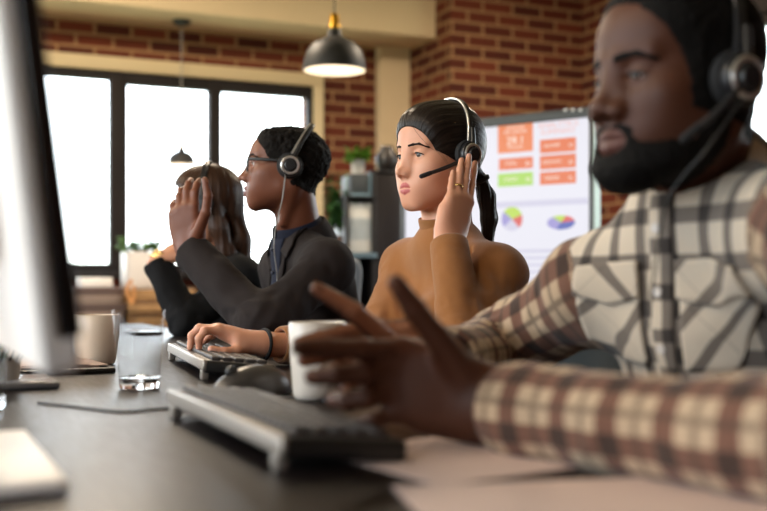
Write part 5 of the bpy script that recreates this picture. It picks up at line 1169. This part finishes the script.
    # buttons on the near edge
def office_chair(pel, F_, label, hi=.93):
    z = .455; c = pel * A3(1, 1, 0) - F_ * .02; ang_ = math.atan2(F_[1], F_[0]) - math.pi / 2; M = Matrix.Translation((c[0], c[1], 0)) @ Matrix.Rotation(ang_, 4, 'Z')
    root = empty('office_chair', c, ang_, label, 'chair', 'office chairs along the desk'); fb = CH['fab']; mt = CH['met']
    m = MB(M); m.box((-.24, -.22, z - .075), (.24, .24, z - .005), .032, 4); m.build('seat', fb, root)
    F = Field((-.30, -.42, .5), (.30, -.12, 1.02), .008)
    for k in range(7):
        x0 = -.18 + .06 * k; y = -.262 + .045 * (abs(x0) / .2) ** 2; F.add(rc(A3(x0, y, .60), A3(x0, y - .03, hi - .02 * (abs(x0) / .2) ** 2), .045, .042, ((0, 1, 0), 1.7)), .04)
    p, q = F.mesh(1); link('backrest', mk_mesh('backrest', xf(M, p), q), fb, root)
    m = MB(M); m.tube(spline([A3(0, -.10, z - .09), A3(0, -.27, z - .08), A3(0, -.315, .52), A3(0, -.315, .72)], 6), .018, 10, (1, 1.8)); m.build('back_bracket', mt, root)
    m = MB(M); m.lathe([(0, .09), (.028, .09), (.028, .24), (.018, .25), (.018, z - .09), (.09, z - .085), (.09, z - .075), (0, z - .075)], 24); m.build('gas_column', mt, root)
    for k in range(5):
        a = 2 * math.pi * k / 5 + .3; m = MB(M); m.tube([A3(0, 0, .10), A3(.14 * math.cos(a), .14 * math.sin(a), .09), A3(.29 * math.cos(a), .29 * math.sin(a), .068)], [.024, .02, .014], 8, (.8, 1.2)); lg = m.build('base_arm', mt, root)
        m = MB(M @ Matrix.Translation((.29 * math.cos(a), .29 * math.sin(a), .028)) @ Matrix.Rotation(a + 1.2, 4, 'Z') @ Matrix.Rotation(math.pi / 2, 4, 'X')); m.lathe([(0, -.02), (.022, -.02), (.0275, -.015), (.0275, .015), (.022, .02), (0, .02)], 20); m.build('caster', MAT['black'], lg)
CH = dict(fab=cloth_mat('blue_grey_chair_fabric', hexc('4d5962'), hexc('3a444c'), 500, .85), met=plain('black_chair_metal', hexc('1a1a1b'), .4, .5))
def desk_things():
    keyboard((204, 381), (163, 356), 'keyboard under the typing hand of the woman in the camel turtleneck', .46, .118, .10)
    keyboard((283, 474), (168, 415), 'silver and black keyboard close to the camera in front of the gesturing hands', .42, .118, .09)
    mr, mc = mouse(252, 396, -UV_ * .3 - WV, 'dark glossy mouse between the two keyboards')
    wm = plain('white_ceramic', hexc('dcd3c8'), .3); mug(318, 399, 58, 77, 'white mug standing beside the gesturing hands', wm, WV * .3 + UV_, taper=.84)
    beige = plain('beige_ceramic', hexc('d8c5b0'), .35); mug(96, 362, 47, 50, 'beige mug on the tray beyond the near monitor', beige, None, 2.02, .80)
    mug(9, 366, 22, 29, 'small white cup standing by the wire basket', wm, None, 1.95, .85)
    tumbler(139.5, 389, 53, 79, 'clear drinking glass standing in the middle of the desk'); tumbler(-14, 410, 48, 84, 'clear drinking glass standing beside the slim grey tablet')
    # tray with papers
    tr = empty('tray', flat_at(40, 368), RZ, 'black tray with loose papers under the beige mug', 'tray'); m = MB(ROOM)
    a = flat_at(112, 373); s_, t_ = a @ WV, a @ UV_; m.box((s_ - .40, t_ - .01, DESK), (s_ + .005, t_ + .30, DESK + .010), .003); m.build('tray_base', plain('black_tray', hexc('161313'), .4), tr)
    pm = plain('warm_white_paper', hexc('d0b8ae'), .8)
    for k, (dx, dy, rz) in enumerate(((0, 0, 0), (.010, -.008, .06), (-.012, .004, -.05))):
        T = ROOM @ Matrix.Translation((s_ - .17, t_ + .10, DESK + .0102 + .0022 * k)) @ Matrix.Rotation(rz, 4, 'Z'); m = MB(T); m.box((-.15 + dx, -.09 + dy, 0), (.15 + dx, .09 + dy, .0018), .0004); tag(m.build('paper_sheet', pm, None), ('lowest sheet of the loose papers in the black tray', 'middle sheet of the loose papers in the black tray', 'top sheet of the loose papers in the black tray')[k], 'paper', 'loose papers in the black tray')
    # slim tablet nearer than the tray
    a = flat_at(60, 389); s_, t_ = a @ WV, a @ UV_; tb = empty('tablet', a, RZ, 'slim grey tablet lying in front of the black tray', 'tablet'); m = MB(ROOM); m.box((s_ - .22, t_ - .002, DESK + .0005), (s_, t_ + .14, DESK + .011), .004, 3); m.build('case', plain('grey_tablet_case', hexc('6d6a6b'), .35, .4), tb); m = MB(ROOM); m.box((s_ - .213, t_ + .004, DESK + .0105), (s_ - .007, t_ + .134, DESK + .0118), .0005); m.build('display', plain('tablet_display', hexc('96969c'), .12), tb)
    # little framed card and white holder behind the monitor
    c = flat_at(56, 362); hd = empty('card_holder', A3(-.62, 1.98, DESK), RZ, 'white card holder standing behind the near monitor', 'holder')
    M = Matrix.Translation(((47 - 383.5) / FPX * 2.0, 2.0, DESK + .0145)) ; m = MB(M); m.box((-.045, 0, 0), (.045, .012, .105), .003); m.build('card', plain('white_card', hexc('ddd2c8'), .6), hd); m = MB(M); m.box((-.05, -.015, -.0035), (.05, .04, .008), .003); m.build('foot', wm, hd)
    # wire basket with a plant
    c = A3((-2 - 383.5) / FPX * 1.62, 1.62, DESK); wb = empty('wire_basket', c, 0, 'round black wire basket with a green plant at the left edge', 'basket'); wr = plain('black_wire', hexc('171517'), .4, .6)
    for k in range(16):
        a = 2 * math.pi * k / 16; r0 = .028; pts = [c + A3(r * math.cos(a + tw), r * math.sin(a + tw), z) for r, z, tw in ((.020, .024, 0), (.038, .050, .12), (.052, .085, .25), (.056, .12, .4), (.048, .155, .55), (.034, .18, .7))]
        m = MB(); m.tube(spline(pts, 4), .0016, 6); m.build('wire', wr, wb)
    for r, z in ((.034, .18), (.0565, .118), (.021, .024)): m = MB(Matrix.Translation(Vector((c + A3(0, 0, z)).tolist()))); m.tube([(r * math.cos(a), r * math.sin(a), 0) for a in [2 * math.pi * i / 32 for i in range(33)]], .002, 6); m.build('hoop', wr, wb)
    m = MB(Matrix.Translation(Vector(c.tolist()))); m.lathe([(0, 0), (.030, 0), (.034, .045), (.030, .045), (.028, .035), (0, .035)], 28); m.build('pot', POTW, wb); leafy(wb, c + A3(0, 0, .04), .040, .09, 40, LEAF1, 31, .035, .010)
    # cables
    def cab(label, pts, r=.0022, mat=None): m = MB(); m.tube(spline([p + A3(0, 0, r) for p in pts], 10), r, 8); tag(m.build('cable', mat or MAT['blackcable'], None), label, 'cable')
    cab('thin black cable curving across the desk past the clear glass', [flat_at(38, 404), flat_at(75, 408), flat_at(120, 413), flat_at(150, 411), flat_at(176, 409)], .0016)
    cab('black mouse cable running behind the white mug', [mc + A3(0, 0, .006), flat_at(282, 393), flat_at(330, 391), flat_at(400, 389), flat_at(440, 383)], .0018)
    cab('black keyboard cable lying beside the near keyboard', [flat_at(262, 398), flat_at(300, 399), flat_at(335, 404), flat_at(352, 410)], .0018)
    # sheets under the forearm
    for (px, py, rz, lb) in ((500, 452, .15, 'pale sheet of paper under the sleeve of the bearded man'), (620, 510, -.25, 'pale sheet of paper at the near edge of the desk')):
        c = flat_at(px, py); T = Matrix.Translation((c[0], c[1], DESK + (.0004 if px == 500 else .0015))) @ Matrix.Rotation(RZ + rz, 4, 'Z'); m = MB(T); m.box((-.148, -.105, 0), (.148, .105, .0009)); tag(m.build('paper_sheet', pm, None, False), lb, 'paper')
    # dark phone near the elbow of the woman at the far seat
    c = flat_at(150, 322 + 12); m = MB(Matrix.Translation((c[0] - .02, c[1], DESK + .0005)) @ Matrix.Rotation(.5, 4, 'Z')); m.box((-.036, -.075, 0), (.036, .075, .009), .003, 3); tag(m.build('mobile_phone', plain('black_phone', hexc('101012'), .15), None), 'black phone lying on the desk beyond the clear glass', 'phone')
WORLD_E, EXPO, LAMP_W = 7.5, 0.25, 36.0
def camera(fstop=2.8, focus=2.05):
    c = bpy.data.cameras.new('camera'); o = bpy.data.objects.new('camera', c); COL.objects.link(o); o.location = (0, 0, CAMZ); o.rotation_euler = (math.pi / 2, 0, 0)
    c.sensor_width = 36; c.lens = 36 * FPX / 767; c.shift_y = (HZ - 255.5) / 767; c.clip_start = .02
    c.dof.use_dof = True; c.dof.focus_distance = focus; c.dof.aperture_fstop = fstop; SC.camera = o; return o
# ------------------------------------------------------------------ build, light, camera
room()
pendant(334.5, 71, 29, 4.5, 63, 'dark pendant lamp with a brass socket hanging in front of the brick wall', 9)
pendant(181.5, 164.5, 147.5, 6.55, 27.5, 'small dark pendant lamp hanging in front of the middle window pane', 4, 2.485)
for k, (s_, t_, pw) in enumerate(((-1.2, 4.7, 1), (1.0, 4.9, 1.2), (3.2, 4.3, 1.2), (-1.2, 2.3, .6), (-1.0, .8, .35))):  # out-of-view ceiling lamps, added to warm the walls and brighten the left side
    c = rm(s_, t_, ZC); r_ = empty('added_ceiling_lamp', c, 0, ('added fill lamp, out of view, above the far left seats', 'added fill lamp, out of view, nearest the far windows', 'added fill lamp, out of view, nearest the presentation screen', 'added fill lamp, out of view, by the middle of the left wall', 'added fill lamp, out of view, nearest the near left corner')[k], 'lamp', 'added fill lamps out of view'); m = MB(Matrix.Translation(Vector(c.tolist()))); m.lathe([(0, -.05), (.17, -.05), (.18, -.04), (.18, 0), (0, 0)], 40); m.build('housing', LAMP, r_)
    m = MB(Matrix.Translation(Vector(c.tolist()))); m.lathe([(0, -.056), (.15, -.054), (.16, -.05), (0, -.05)], 40); m.build('diffuser', BULB, r_); L = bpy.data.lights.new('lamp_light', 'AREA'); L.shape = 'DISK'; L.size = .3; L.energy = LAMP_W * pw; L.color = (1, .82, .62); o = bpy.data.objects.new('lamp_light', L); COL.objects.link(o); o.parent = r_; o.location = (0, 0, -.06)
screen(); shelving(); fern(); sideboard(); desk(); monitor(); desk_things()
JJ = [build_woman(), build_glasses_man(), build_far_woman(), build_shirt_man()]
for j, l in zip(JJ, ('blue grey office chair of the woman in the camel turtleneck', 'blue grey office chair behind the back of the man with glasses', 'blue grey office chair of the woman with long brown hair', 'blue grey office chair of the bearded man')): office_chair(j['pel'], j['F'], l, .80 if 'camel' in l else .93)
def world(strength=3.0):
    w = bpy.data.worlds.new('sky'); SC.world = w; w.use_nodes = True; n = w.node_tree; n.nodes.clear(); out = n.nodes.new('ShaderNodeOutputWorld'); bg = n.nodes.new('ShaderNodeBackground'); n.links.new(bg.outputs[0], out.inputs[0])
    tc = n.nodes.new('ShaderNodeTexCoord'); sx = n.nodes.new('ShaderNodeSeparateXYZ'); n.links.new(tc.outputs['Generated'], sx.inputs[0]); r = n.nodes.new('ShaderNodeValToRGB'); n.links.new(sx.outputs[2], r.inputs[0])
    e = r.color_ramp.elements; e[0].position = 0.0; e[0].color = (.30, .34, .24, 1); e[1].position = .02; e[1].color = (.86, .93, .94, 1); k = e.new(.3); k.color = (.80, .90, 1.0, 1)
    n.links.new(r.outputs[0], bg.inputs[0]); bg.inputs[1].default_value = strength
world(WORLD_E)
def portal(name, Mx, sx_, sy_):
    L = bpy.data.lights.new(name, 'AREA'); L.shape = 'RECTANGLE'; L.size = sx_; L.size_y = sy_; L.cycles.is_portal = True; o = bpy.data.objects.new(name, L); COL.objects.link(o); o.matrix_world = ROOM @ Mx
for a, b in ((-1.9, .5), (.9, 3.9), (4.2, 6.2)): portal('window_light', Matrix.Translation((SL - .12, (a + b) / 2, 1.725)) @ Matrix.Rotation(-math.pi / 2, 4, 'Y'), 1.75, b - a)
for a, b in ((.56, 2.55), (-1.6, .30)): portal('window_light', Matrix.Translation(((a + b) / 2, TW + .12, 1.56)) @ Matrix.Rotation(-math.pi / 2, 4, 'X'), b - a, 1.24)
for a, b in ((2.3, 4.66),): portal('window_light', Matrix.Translation((SR + .09, (a + b) / 2, 1.63)) @ Matrix.Rotation(math.pi / 2, 4, 'Y'), 1.38, b - a)
camera(2.8, 2.06)
SC.view_settings.view_transform = 'Standard'; SC.view_settings.look = 'None'; SC.view_settings.gamma = 1.0; SC.view_settings.use_curve_mapping = False; SC.view_settings.exposure = EXPO
SC.cycles.use_denoising = True; SC.cycles.max_bounces = 10; SC.cycles.transmission_bounces = 8; SC.cycles.sample_clamp_indirect = 6.0; SC.cycles.caustics_refractive = False; SC.cycles.caustics_reflective = False
